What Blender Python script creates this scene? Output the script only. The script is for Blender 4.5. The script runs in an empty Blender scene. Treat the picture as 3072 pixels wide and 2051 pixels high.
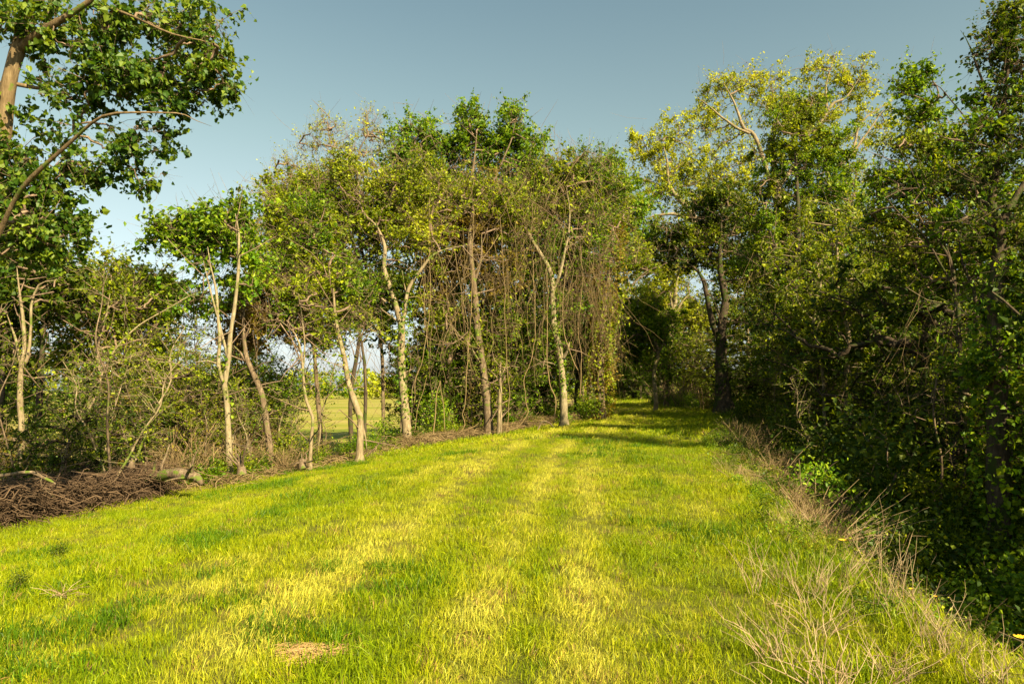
import bpy, math, time
import numpy as np
from mathutils import Vector
T0 = time.time()
scene = bpy.context.scene
R = math.radians

# ------------------------------------------------------------------ camera, sky, sun, exposure
EYE = 1.65
PITCH = R(3.9)
FPX = 683.0
cam_data = bpy.data.cameras.new('camera')
cam_data.lens = 24.0
cam_data.sensor_width = 36.0
cam_data.clip_start = 0.05
cam_data.clip_end = 3000.0
cam = bpy.data.objects.new('camera', cam_data)
cam.location = (0, 0, EYE)
cam.rotation_euler = (R(90) + PITCH, 0, 0)
scene.collection.objects.link(cam)
scene.camera = cam

SUN_AZ, SUN_EL = R(140), R(35)
world = bpy.data.worlds.new("World")
scene.world = world
world.use_nodes = True
wn, wl = world.node_tree.nodes, world.node_tree.links
wn.clear()
sky = wn.new('ShaderNodeTexSky'); sky.sky_type = 'NISHITA'; sky.sun_disc = False
sky.sun_elevation = SUN_EL; sky.sun_rotation = SUN_AZ
sky.air_density = 1.0; sky.dust_density = 1.2; sky.ozone_density = 1.2
hs = wn.new('ShaderNodeHueSaturation'); hs.inputs['Saturation'].default_value = 0.70
tint = wn.new('ShaderNodeMix'); tint.data_type = 'RGBA'; tint.blend_type = 'MULTIPLY'
tint.inputs[0].default_value = 1.0; tint.inputs[7].default_value = (0.84, 1.0, 0.80, 1)
bg = wn.new('ShaderNodeBackground'); bg.inputs['Strength'].default_value = 0.058
wo = wn.new('ShaderNodeOutputWorld')
wtc = wn.new('ShaderNodeTexCoord'); wsx = wn.new('ShaderNodeSeparateXYZ'); wmr = wn.new('ShaderNodeMapRange')
wl.new(wtc.outputs['Generated'], wsx.inputs[0]); wl.new(wsx.outputs[2], wmr.inputs[0])
wmr.inputs[1].default_value = 0.0; wmr.inputs[2].default_value = 0.55; wmr.inputs[3].default_value = 0.30; wmr.inputs[4].default_value = 0.82
wl.new(wmr.outputs[0], hs.inputs['Saturation'])     # hazier, paler air towards the horizon all round
wl.new(sky.outputs[0], hs.inputs['Color']); wl.new(hs.outputs[0], tint.inputs[6])
tmx = wn.new('ShaderNodeMix'); tmx.data_type = 'RGBA'
tmx.inputs[6].default_value = (0.83, 0.86, 0.90, 1); tmx.inputs[7].default_value = (0.86, 1.0, 0.80, 1)
tmr = wn.new('ShaderNodeMapRange'); tmr.inputs[1].default_value = 0.0; tmr.inputs[2].default_value = 0.35
wl.new(wsx.outputs[2], tmr.inputs[0]); wl.new(tmr.outputs[0], tmx.inputs[0]); wl.new(tmx.outputs[2], tint.inputs[7])
wl.new(tint.outputs[2], bg.inputs['Color']); wl.new(bg.outputs[0], wo.inputs['Surface'])

sun_d = bpy.data.lights.new('sun', 'SUN')
sun_d.energy = 5.0; sun_d.angle = R(0.53); sun_d.color = (1.0, 0.86, 0.54)
sun = bpy.data.objects.new('sun', sun_d)
sdir = Vector((math.sin(SUN_AZ) * math.cos(SUN_EL), math.cos(SUN_AZ) * math.cos(SUN_EL), math.sin(SUN_EL)))
sun.rotation_euler = sdir.to_track_quat('Z', 'Y').to_euler()
sun.location = (20, -20, 30)
scene.collection.objects.link(sun)
scene.view_settings.view_transform = 'Standard'
scene.view_settings.look = 'None'
scene.view_settings.exposure = 1.6
scene.view_settings.gamma = 1.0
scene.view_settings.use_curve_mapping = False
cy = scene.cycles
cy.max_bounces = 4; cy.diffuse_bounces = 1; cy.glossy_bounces = 1; cy.transmission_bounces = 3
cy.transparent_max_bounces = 6; cy.caustics_reflective = False; cy.caustics_refractive = False
cy.sample_clamp_indirect = 4.0
cy.use_denoising = True

# ------------------------------------------------------------------ helpers
RS = np.random.RandomState
cp, sp_ = math.cos(PITCH), math.sin(PITCH)

def P(px, py, Y):
    """a point of the place seen in direction (px, py) of the 1024x683 photograph at distance Y"""
    a = (px - 512.0) / FPX; b = (341.5 - py) / FPX
    d = np.array([a, cp - b * sp_, sp_ + b * cp])
    t = Y / d[1]
    return np.array([0, 0, EYE]) + d * t

def S(x, y):
    return x / 3.0, y / 3.0

def link(o, parent=None):
    scene.collection.objects.link(o)
    if parent is not None:
        o.parent = parent
    return o

def props(o, label=None, cat=None, group=None, kind=None):
    if label: o['label'] = label
    if cat: o['category'] = cat
    if group: o['group'] = group
    if kind: o['kind'] = kind
    return o

def empty(name, loc, label=None, cat=None, group=None):
    o = bpy.data.objects.new(name, None)
    o.empty_display_size = 0.3
    o.location = tuple(float(v) for v in loc)
    link(o)
    return props(o, label, cat, group)

class MB:
    """collects vertices and polygons (3 or 4 corners) and links them as one mesh"""
    def __init__(self):
        self.v = []; self.q = []; self.t = []; self.n = 0; self.qm = []; self.tm = []
    def add(self, v, q=None, t=None, m=0):
        v = np.asarray(v, dtype=np.float32).reshape(-1, 3)
        if q is not None and len(q):
            q = np.asarray(q, dtype=np.int64).reshape(-1, 4); self.q.append(q + self.n); self.qm.append(np.full(len(q), m))
        if t is not None and len(t):
            t = np.asarray(t, dtype=np.int64).reshape(-1, 3); self.t.append(t + self.n); self.tm.append(np.full(len(t), m))
        self.v.append(v); self.n += len(v)
    def mesh(self, name, mats, smooth=True, origin=None):
        v = np.concatenate(self.v) if self.v else np.zeros((0, 3), np.float32)
        if origin is not None:
            v = v - np.asarray(origin, dtype=np.float32)
        q = np.concatenate(self.q) if self.q else np.zeros((0, 4), np.int64)
        t = np.concatenate(self.t) if self.t else np.zeros((0, 3), np.int64)
        mi = np.concatenate(([*self.qm] if self.qm else []) + ([*self.tm] if self.tm else []) + [np.zeros(0)]).astype(np.int32)
        me = bpy.data.meshes.new(name)
        me.vertices.add(len(v)); me.vertices.foreach_set('co', v.astype(np.float32).ravel())
        nl = len(q) * 4 + len(t) * 3
        me.loops.add(nl); me.loops.foreach_set('vertex_index', np.concatenate([q.ravel(), t.ravel()]).astype(np.int32))
        npoly = len(q) + len(t)
        me.polygons.add(npoly)
        ls = np.concatenate([np.arange(len(q)) * 4, len(q) * 4 + np.arange(len(t)) * 3]).astype(np.int32)
        me.polygons.foreach_set('loop_start', ls)
        me.polygons.foreach_set('use_smooth', np.full(npoly, smooth))
        for m in (mats if isinstance(mats, (list, tuple)) else [mats]):
            me.materials.append(m)
        me.polygons.foreach_set('material_index', mi)
        me.update(calc_edges=True)
        return me
    def build(self, name, mats, parent=None, smooth=True, origin=None):
        if origin is None and parent is not None:
            origin = tuple(parent.location)
        me = self.mesh(name, mats, smooth, origin)
        o = bpy.data.objects.new(name, me)
        if parent is None and origin is not None:
            o.location = tuple(float(v) for v in origin)
        link(o, parent)
        return o

def unit(v):
    return v / np.maximum(np.linalg.norm(v, axis=-1, keepdims=True), 1e-9)

def strands(mb, pts, rad, sides=3, m=0, cap=False):
    """pts (N,K,3), rad (N,K): N tapering tubes"""
    pts = np.asarray(pts, float); rad = np.asarray(rad, float)
    N, K, _ = pts.shape
    if N == 0: return
    tan = np.empty_like(pts)
    tan[:, 1:-1] = pts[:, 2:] - pts[:, :-2]; tan[:, 0] = pts[:, 1] - pts[:, 0]; tan[:, -1] = pts[:, -1] - pts[:, -2]
    tan = unit(tan)
    mean = unit(pts[:, -1] - pts[:, 0] + 1e-6)
    ref = np.where(np.abs(mean[:, 2:3]) > 0.8, np.array([[1.0, 0.13, 0]]), np.array([[0.1, 0, 1.0]]))
    a = unit(np.cross(tan, ref[:, None, :])); b = np.cross(tan, a)
    ang = np.arange(sides) * 2 * math.pi / sides
    ring = pts[:, :, None, :] + rad[:, :, None, None] * (a[:, :, None, :] * np.cos(ang)[None, None, :, None] + b[:, :, None, :] * np.sin(ang)[None, None, :, None])
    idx = np.arange(N * K * sides).reshape(N, K, sides)
    nx = np.roll(idx, -1, axis=2)
    q = np.stack([idx[:, :-1], nx[:, :-1], nx[:, 1:], idx[:, 1:]], axis=-1).reshape(-1, 4)
    t = None
    if cap:
        t = np.stack([np.repeat(idx[:, -1, 0:1], sides - 2, 1), idx[:, -1, 1:-1], idx[:, -1, 2:]], axis=-1).reshape(-1, 3)
    mb.add(ring.reshape(-1, 3), q, t, m)

def smooth_path(pts, rad, step=0.25, jit=0.0, rng=None):
    """Catmull-Rom through the given points with a little crookedness"""
    pts = np.asarray(pts, float); rad = np.asarray(rad, float)
    if len(pts) == 2:
        pts = np.array([pts[0], (pts[0] + pts[1]) / 2, pts[1]]); rad = np.array([rad[0], (rad[0] + rad[1]) / 2, rad[1]])
    p = np.vstack([2 * pts[0] - pts[1], pts, 2 * pts[-1] - pts[-2]])
    out = []; ro = []
    for i in range(1, len(p) - 2):
        L = np.linalg.norm(p[i + 1] - p[i]); n = max(2, int(L / step))
        for k in range(n):
            t = k / n
            out.append(0.5 * ((2 * p[i]) + (-p[i - 1] + p[i + 1]) * t + (2 * p[i - 1] - 5 * p[i] + 4 * p[i + 1] - p[i + 2]) * t * t + (-p[i - 1] + 3 * p[i] - 3 * p[i + 1] + p[i + 2]) * t ** 3))
            ro.append(rad[i - 1] * (1 - t) + rad[i] * t)
    out.append(pts[-1]); ro.append(rad[-1])
    out = np.array(out); ro = np.array(ro)
    if jit and rng is not None:
        n = rng.normal(0, 1, out.shape)
        for _ in range(2):
            n[1:-1] = (n[:-2] + n[1:-1] + n[2:]) / 3
        n[0] = 0; n[-1] *= 0.3
        out = out + n * jit
        ro = ro * (1 + rng.normal(0, 0.05, len(ro)))
    return out, ro

LEAF_SHAPES = {
    'rhomb': (np.array([[0, 0, 0], [-.32, .42, .10], [0, 1, -.06], [.32, .42, .10]], float), np.array([[0, 3, 2, 1]])),
    'oval': (np.array([[0, 0, 0], [-.30, .25, .08], [-.26, .68, .08], [0, 1, -.1], [.26, .68, .08], [.30, .25, .08]], float), np.array([[0, 3, 2, 1], [0, 5, 4, 3]])),
    'heart': (np.array([[0, 0, 0], [-.34, -.10, .05], [-.50, .32, .12], [0, 1, -.12], [.50, .32, .12], [.34, -.10, .05]], float), np.array([[0, 3, 2, 1], [0, 5, 4, 3]])),
    'lance': (np.array([[0, 0, 0], [-.13, .45, .04], [0, 1, -.10], [.13, .45, .04]], float), np.array([[0, 3, 2, 1]])),
}

def leaves(mb, pos, size, rng, shape='rhomb', up=0.9, hang=0.25, m=0, facing=None):
    """one small folded blade per position"""
    N = len(pos)
    if N == 0: return
    sv, sf = LEAF_SHAPES[shape]
    nrm = rng.normal(0, 1, (N, 3)); nrm = unit(nrm) + np.array([0, 0, up])
    if facing is not None: nrm = nrm + facing
    nrm = unit(nrm)
    d = rng.normal(0, 1, (N, 3)); d[:, 2] -= hang * 2.0
    d = d - nrm * np.sum(d * nrm, axis=1, keepdims=True); d = unit(d)
    s = np.cross(d, nrm)
    sz = (size * np.exp(np.clip(rng.normal(0, 0.36, N), -.8, .62)))[:, None, None]
    v = pos[:, None, :] + sz * (s[:, None, :] * sv[None, :, 0:1] + d[:, None, :] * sv[None, :, 1:2] + nrm[:, None, :] * sv[None, :, 2:3])
    k = len(sv)
    f = (np.arange(N)[:, None, None] * k + sf[None]).reshape(-1, 4)
    mb.add(v.reshape(-1, 3), f, m=m)

# ------------------------------------------------------------------ materials
def nodes_of(name):
    m = bpy.data.materials.new(name); m.use_nodes = True
    nt = m.node_tree; nt.nodes.clear()
    return m, nt.nodes, nt.links

def rgb(c): return (c[0], c[1], c[2], 1.0)

def ramp(nn, ll, src, stops):
    r = nn.new('ShaderNodeValToRGB')
    e = r.color_ramp.elements
    while len(e) < len(stops): e.new(0.5)
    for i, (p, c) in enumerate(stops):
        e[i].position = p; e[i].color = rgb(c)
    ll.new(src, r.inputs['Fac'])
    return r.outputs['Color']

def noise(nn, ll, scale, detail=3.0, vec=None, rough=0.55):
    n = nn.new('ShaderNodeTexNoise'); n.inputs['Scale'].default_value = scale
    n.inputs['Detail'].default_value = detail; n.inputs['Roughness'].default_value = rough
    if vec is not None: ll.new(vec, n.inputs['Vector'])
    return n.outputs['Fac']

def mix(nn, ll, fac, a, b, mode='MIX'):
    x = nn.new('ShaderNodeMix'); x.data_type = 'RGBA'; x.blend_type = mode
    for s, v in ((0, fac), (6, a), (7, b)):
        if hasattr(v, 'links') or hasattr(v, 'is_linked'): ll.new(v, x.inputs[s])
        elif isinstance(v, (int, float)): x.inputs[s].default_value = v
        else: x.inputs[s].default_value = rgb(v)
    return x.outputs[2]

def math_(nn, ll, op, a, b=None, c=None):
    x = nn.new('ShaderNodeMath'); x.operation = op
    for i, v in enumerate((a, b, c)):
        if v is None: continue
        if hasattr(v, 'is_linked'): ll.new(v, x.inputs[i])
        else: x.inputs[i].default_value = v
    return x.outputs[0]

def leafmat(name, stops, trans=0.46, gloss=0.014, nscale=0.7):
    m, nn, ll = nodes_of(name)
    geo = nn.new('ShaderNodeNewGeometry')
    nz = noise(nn, ll, nscale, 3.0, geo.outputs['Position'])
    f = math_(nn, ll, 'ADD', math_(nn, ll, 'MULTIPLY', geo.outputs['Random Per Island'], 0.80), math_(nn, ll, 'MULTIPLY', nz, 0.76))
    f = math_(nn, ll, 'SUBTRACT', f, 0.24)
    col = ramp(nn, ll, f, stops)
    di = nn.new('ShaderNodeBsdfDiffuse'); ll.new(col, di.inputs['Color'])
    tr = nn.new('ShaderNodeBsdfTranslucent')
    tc = mix(nn, ll, 1.0, col, (1.25, 1.15, 0.45), 'MULTIPLY'); ll.new(tc, tr.inputs['Color'])
    mx = nn.new('ShaderNodeMixShader'); mx.inputs[0].default_value = trans
    ll.new(di.outputs[0], mx.inputs[1]); ll.new(tr.outputs[0], mx.inputs[2])
    gl = nn.new('ShaderNodeBsdfGlossy'); gl.inputs['Roughness'].default_value = 0.5; gl.inputs['Color'].default_value = (0.9, 0.95, 0.8, 1)
    m2 = nn.new('ShaderNodeMixShader'); m2.inputs[0].default_value = gloss
    ll.new(mx.outputs[0], m2.inputs[1]); ll.new(gl.outputs[0], m2.inputs[2])
    o = nn.new('ShaderNodeOutputMaterial'); ll.new(m2.outputs[0], o.inputs['Surface'])
    return m

def barkmat(name, dark, mid, pale, scale=6.0, moss=0.0, mosscol=(0.10, 0.13, 0.02), bump=0.5):
    m, nn, ll = nodes_of(name)
    tc = nn.new('ShaderNodeTexCoord')
    mp = nn.new('ShaderNodeMapping'); mp.inputs['Scale'].default_value = (1, 1, 0.16)
    ll.new(tc.outputs['Object'], mp.inputs['Vector'])
    n1 = noise(nn, ll, scale * 4, 6.0, mp.outputs[0], 0.7)
    n2 = noise(nn, ll, scale * 0.5, 4.0, tc.outputs['Object'], 0.6)
    f = math_(nn, ll, 'ADD', math_(nn, ll, 'MULTIPLY', n1, 0.65), math_(nn, ll, 'MULTIPLY', n2, 0.35))
    col = ramp(nn, ll, f, [(0.32, dark), (0.5, mid), (0.66, pale)])
    if moss > 0:
        n3 = noise(nn, ll, 1.6, 4.0, tc.outputs['Object'], 0.7)
        mk = nn.new('ShaderNodeMapRange'); mk.inputs[1].default_value = 0.62 - moss * 0.3; mk.inputs[2].default_value = 0.66 - moss * 0.25
        ll.new(n3, mk.inputs[0]); col = mix(nn, ll, mk.outputs[0], col, mosscol)
    b = nn.new('ShaderNodeBsdfPrincipled'); ll.new(col, b.inputs['Base Color']); b.inputs['Roughness'].default_value = 0.9
    b.inputs['Specular IOR Level'].default_value = 0.15
    bp = nn.new('ShaderNodeBump'); bp.inputs['Strength'].default_value = bump; bp.inputs['Distance'].default_value = 0.03
    ll.new(n1, bp.inputs['Height']); ll.new(bp.outputs[0], b.inputs['Normal'])
    o = nn.new('ShaderNodeOutputMaterial'); ll.new(b.outputs[0], o.inputs['Surface'])
    return m

def stemmat(name, a, b_):
    m, nn, ll = nodes_of(name)
    geo = nn.new('ShaderNodeNewGeometry')
    col = ramp(nn, ll, geo.outputs['Random Per Island'], [(0.0, a), (1.0, b_)])
    b = nn.new('ShaderNodeBsdfPrincipled'); ll.new(col, b.inputs['Base Color']); b.inputs['Roughness'].default_value = 0.8
    b.inputs['Specular IOR Level'].default_value = 0.2
    o = nn.new('ShaderNodeOutputMaterial'); ll.new(b.outputs[0], o.inputs['Surface'])
    return m

LM = {
    'deep': leafmat('deep_green_leaf', [(0.0, (.014, .032, .002)), (.5, (.045, .085, .004)), (1.0, (.17, .20, .009))]),
    'near': leafmat('heart_leaf', [(0.0, (.02, .06, .006)), (.5, (.06, .13, .008)), (1.0, (.22, .28, .015))], gloss=0.02),
    'green': leafmat('green_leaf', [(0.0, (.022, .06, .003)), (.45, (.09, .18, .005)), (1.0, (.32, .42, .012))]),
    'olive': leafmat('olive_leaf', [(0.0, (.035, .06, .003)), (.45, (.145, .20, .005)), (1.0, (.40, .43, .014))]),
    'rust': leafmat('rust_bud', [(0.0, (.08, .05, .010)), (.5, (.20, .14, .018)), (1.0, (.34, .27, .03))]),
    'yellow': leafmat('yellow_green_leaf', [(0.0, (.12, .16, .008)), (.45, (.33, .38, .014)), (1.0, (.58, .56, .03))]),
    'bright': leafmat('bright_leaf', [(0.0, (.05, .12, .005)), (.5, (.13, .26, .008)), (1.0, (.34, .42, .015))]),
}
BM = {
    'pale': barkmat('pale_bark', (.08, .055, .03), (.22, .165, .095), (.37, .295, .18), moss=0.25),
    'tan': barkmat('tan_ridged_bark', (.05, .033, .016), (.145, .098, .05), (.27, .195, .105), scale=5, moss=0.15),
    'white': barkmat('mottled_white_bark', (.08, .06, .035), (.23, .18, .105), (.38, .31, .19), moss=0.25, mosscol=(.13, .13, .035)),
    'brown': barkmat('brown_bark', (.045, .03, .018), (.13, .09, .055), (.27, .20, .13), moss=0.2),
    'dark': barkmat('dark_bark', (.02, .014, .01), (.06, .043, .028), (.13, .095, .06), moss=0.35, mosscol=(.04, .055, .01)),
    'twig': barkmat('twig_bark', (.07, .045, .03), (.17, .115, .075), (.30, .21, .14), bump=0.1),
    'dead': barkmat('weathered_wood', (.06, .042, .028), (.17, .125, .08), (.32, .25, .17), scale=9, bump=0.8),
}
VINE = stemmat('vine_stem', (.09, .055, .022), (.30, .21, .10))
DRY = stemmat('dry_stalk', (.15, .09, .042), (.46, .34, .19))

# ------------------------------------------------------------------ lie of the land
YR = [-80, 0, 5, 9.5, 13, 22, 30, 45, 52, 60, 70, 120, 400]
XR = [2.6, 2.6, 3.0, 3.5, 4.2, 6.0, 8.6, 12.6, 13.6, 12.9, 13.6, 24, 60]
YL = [-80, 0, 8, 12, 17.4, 27.5, 33, 42, 60, 120, 400]
XL = [-10, -10, -9.6, -9.1, -7.9, -4.1, -0.9, 3.0, 7.8, 18.6, 50]
def xr(Y): return np.interp(Y, YR, XR)
def xl(Y): return np.interp(Y, YL, XL)
def sst(t):
    t = np.clip(t, 0, 1); return t * t * (3 - 2 * t)

def vnoise(x, y, s, seed=0):
    """cheap smooth value noise"""
    x = np.asarray(x, float) / s + seed * 17.3; y = np.asarray(y, float) / s - seed * 9.1
    xi = np.floor(x); yi = np.floor(y); fx = sst(x - xi); fy = sst(y - yi)
    def h(a, b):
        v = np.sin(a * 127.1 + b * 311.7 + seed * 74.7) * 43758.5453
        return v - np.floor(v)
    return (h(xi, yi) * (1 - fx) + h(xi + 1, yi) * fx) * (1 - fy) + (h(xi, yi + 1) * (1 - fx) + h(xi + 1, yi + 1) * fx) * fy

def height(x, y):
    x = np.asarray(x, float); y = np.asarray(y, float)
    l, r = xl(y), xr(y)
    c = l + 0.66 * (r - l)
    drop = np.interp(y, [-50, 14, 30, 45, 60], [.92, .88, .62, .4, .1])
    z = -drop * sst((c - x) / np.maximum(c - l, .1)) ** 1.2
    z = z - 2.4 * sst((l - x) / 9.0)
    bank = np.interp(y, [0, 9, 16, 28, 42, 60], [3.0, 2.8, 2.0, 1.6, .8, .4]); bw = np.interp(y, [0, 10, 18, 28, 45], [3.4, 3.8, 5.5, 6.5, 8])
    z = z - bank * sst((x - r + 0.3) / bw) + (bank - .6) * sst((x - r - bw - 2) / 12.0)
    z = z + 0.05 * (vnoise(x, y, 1.3, 1) - .5) + 0.10 * (vnoise(x, y, 4.0, 2) - .5) * np.clip(y / 10, 0, 1)
    out = (x < l - 0.3) | (x > r + 0.3)
    z = z + np.where(out, 0.25 * (vnoise(x, y, 2.0, 3) - .5), 0) * np.clip(1 - np.abs(y) / 150, 0, 1)
    return z
def H(x, y): return float(height(x, y))

def wood_edge(x, y):
    return (x > xl(y)) & (x < xr(y))

def axis(lo, hi, fine_lo, fine_hi, step, grow=1.13):
    a = list(np.arange(fine_lo, fine_hi + step / 2, step)); s = step
    while a[-1] < hi: s *= grow; a.append(a[-1] + s)
    s = step
    while a[0] > lo: s *= grow; a.insert(0, a[0] - s)
    return np.array(a)
gx = axis(-900, 900, -14, 22, 0.30); gy = axis(-60, 1400, -2, 40, 0.32)
GX, GY = np.meshgrid(gx, gy); GZ = height(GX, GY)
nxg, nyg = len(gx), len(gy)
idx = np.arange(nxg * nyg).reshape(nyg, nxg)
quads = np.stack([idx[:-1, :-1], idx[:-1, 1:], idx[1:, 1:], idx[1:, :-1]], axis=-1).reshape(-1, 4)
qx = (GX[:-1, :-1] + GX[1:, 1:]).ravel() / 2; qy = (GY[:-1, :-1] + GY[1:, 1:]).ravel() / 2
is_field = (qx < xl(qy) - 11) & (qy > 42)

def lawn_colour(x, y):
    """what grows where: 0 = green, 1 = straw; patches of thatch; as the mower left it"""
    s = x - .11 * y - .02 * np.maximum(y - 14, 0) ** 1.5
    wob = s + 0.22 * (vnoise(x, y, 4.0, 11) - .5)
    g = lambda c, w: np.exp(-((wob - c) / w) ** 2)
    wob = wob + .10 * (vnoise(x, y, .4, 13) - .5)
    straw = .9 * g(0, .24) + .9 * g(-.80, .26) + 1.0 * g(-2.25, .36) + .35 * g(-3.3, .3) + .4 * g(.75, .12)
    green = .55 * g(-.40, .14) + .75 * g(-1.45, .36) + .8 * g(-2.85, .26) * np.clip((9 - y) / 4, .2, 1) + .40 * np.clip((wob - .3) / .6, 0, 1) + .40 * np.clip((-3.6 - wob) / 1.2, 0, 1)
    straw = straw + .10 * np.sin(wob * 21.0) + .06 * np.sin(wob * 47.0)
    n = vnoise(x, y, .55, 4) * .5 + vnoise(x, y, 1.7, 5) * .5
    n2 = vnoise(x * 1.0, y * .35, .5, 6)
    f = .40 + straw * .47 - green * .42 + (n - .5) * .75 + (n2 - .5) * .4
    return np.clip(f, 0, 1)

def groundmat():
    m, nn, ll = nodes_of('levee_soil')
    geo = nn.new('ShaderNodeNewGeometry'); pos = geo.outputs['Position']
    at = nn.new('ShaderNodeAttribute'); at.attribute_name = 'lawn'
    at2 = nn.new('ShaderNodeAttribute'); at2.attribute_name = 'straw'
    n1 = noise(nn, ll, 9.0, 6.0, pos, .7); n2 = noise(nn, ll, 45.0, 4.0, pos, .7)
    grass = mix(nn, ll, at2.outputs['Fac'], (.095, .125, .008), (.22, .19, .03))
    grass = mix(nn, ll, math_(nn, ll, 'MULTIPLY', n2, .8), grass, (.09, .08, .02))
    floor = ramp(nn, ll, n1, [(.3, (.03, .02, .01)), (.5, (.085, .055, .028)), (.7, (.19, .13, .07))])
    col = mix(nn, ll, at.outputs['Fac'], floor, grass)
    b = nn.new('ShaderNodeBsdfPrincipled'); ll.new(col, b.inputs['Base Color']); b.inputs['Roughness'].default_value = .95
    b.inputs['Specular IOR Level'].default_value = .1
    bp = nn.new('ShaderNodeBump'); bp.inputs['Strength'].default_value = .8; bp.inputs['Distance'].default_value = .04
    ll.new(n2, bp.inputs['Height']); ll.new(bp.outputs[0], b.inputs['Normal'])
    o = nn.new('ShaderNodeOutputMaterial'); ll.new(b.outputs[0], o.inputs['Surface'])
    return m

def fieldmat():
    m, nn, ll = nodes_of('field_crop')
    geo = nn.new('ShaderNodeNewGeometry')
    mp = nn.new('ShaderNodeMapping'); mp.inputs['Scale'].default_value = (.012, .10, 1); mp.inputs['Rotation'].default_value = (0, 0, R(6))
    ll.new(geo.outputs['Position'], mp.inputs['Vector'])
    n1 = noise(nn, ll, 1.0, 5.0, mp.outputs[0], .6); n2 = noise(nn, ll, 3.0, 5.0, geo.outputs['Position'], .7)
    col = ramp(nn, ll, n1, [(.36, (.14, .17, .015)), (.48, (.24, .23, .03)), (.54, (.36, .27, .09)), (.62, (.22, .22, .025))])
    col = mix(nn, ll, math_(nn, ll, 'MULTIPLY', n2, .35), col, (.10, .10, .02))
    b = nn.new('ShaderNodeBsdfPrincipled'); ll.new(col, b.inputs['Base Color']); b.inputs['Roughness'].default_value = .95
    b.inputs['Specular IOR Level'].default_value = .1
    o = nn.new('ShaderNodeOutputMaterial'); ll.new(b.outputs[0], o.inputs['Surface'])
    return m

def sheet(name, sel, mat):
    used = np.unique(quads[sel]); remap = -np.ones(nxg * nyg, int); remap[used] = np.arange(len(used))
    mb = MB(); X, Y, Z = GX.ravel()[used], GY.ravel()[used], GZ.ravel()[used]
    mb.add(np.stack([X, Y, Z], 1), remap[quads[sel]])
    o = mb.build(name, mat); props(o, kind='structure')
    l, r = xl(Y), xr(Y)
    lawn = np.clip((X - l + .3 * (vnoise(X, Y, .8, 8) - .5)) / .5, 0, 1) * np.clip((r + .6 * (vnoise(X, Y, .9, 9)) - X) / .6, 0, 1)
    a = o.data.attributes.new('lawn', 'FLOAT', 'POINT'); a.data.foreach_set('value', lawn.astype(np.float32))
    a = o.data.attributes.new('straw', 'FLOAT', 'POINT'); a.data.foreach_set('value', lawn_colour(X, Y).astype(np.float32))
    return o
ground = sheet('ground', ~is_field, groundmat())
field = sheet('field', is_field, fieldmat())
props(ground, label='grassy levee top with leaf litter under the trees'); props(field, label='open golden green field beyond the left trees')

# ------------------------------------------------------------------ scattered cover (stuff) through geometry nodes
def proto(name, mb, mat, smooth=True):
    o = bpy.data.objects.new(name, mb.mesh(name, mat, smooth))
    return o          # deliberately not linked: only its copies stand in the place

def scatter(name, pts, rot, scl, var, col, protos, label):
    me = bpy.data.meshes.new(name); n = len(pts)
    me.vertices.add(n); me.vertices.foreach_set('co', np.asarray(pts, np.float32).ravel())
    for nm, ty, key, v in (('rot', 'FLOAT_VECTOR', 'vector', rot), ('scl', 'FLOAT', 'value', scl), ('var', 'INT', 'value', var), ('col', 'FLOAT_COLOR', 'color', col)):
        a = me.attributes.new(nm, ty, 'POINT')
        a.data.foreach_set(key, np.asarray(v, np.int32 if ty == 'INT' else np.float32).ravel())
    o = bpy.data.objects.new(name, me); link(o); props(o, label=label, kind='stuff')
    ng = bpy.data.node_groups.new(name + '_scatter', 'GeometryNodeTree')
    ng.interface.new_socket('Geometry', in_out='INPUT', socket_type='NodeSocketGeometry')
    ng.interface.new_socket('Geometry', in_out='OUTPUT', socket_type='NodeSocketGeometry')
    N, L = ng.nodes, ng.links
    gi, go = N.new('NodeGroupInput'), N.new('NodeGroupOutput')
    ip = N.new('GeometryNodeInstanceOnPoints'); ip.inputs['Pick Instance'].default_value = True
    jn = N.new('GeometryNodeJoinGeometry')
    for pr in reversed(protos):
        oi = N.new('GeometryNodeObjectInfo'); oi.inputs['Object'].default_value = pr; oi.inputs['As Instance'].default_value = True
        L.new(oi.outputs['Geometry'], jn.inputs[0])
    def attr(nm, ty):
        a = N.new('GeometryNodeInputNamedAttribute'); a.data_type = ty; a.inputs['Name'].default_value = nm
        return [s for s in a.outputs if s.enabled and s.name == 'Attribute'][0]
    L.new(gi.outputs[0], ip.inputs['Points']); L.new(jn.outputs[0], ip.inputs['Instance'])
    L.new(attr('var', 'INT'), ip.inputs['Instance Index'])
    L.new(attr('rot', 'FLOAT_VECTOR'), ip.inputs['Rotation']); L.new(attr('scl', 'FLOAT'), ip.inputs['Scale'])
    L.new(ip.outputs[0], go.inputs[0])
    md = o.modifiers.new('scatter', 'NODES'); md.node_group = ng
    return o

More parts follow.
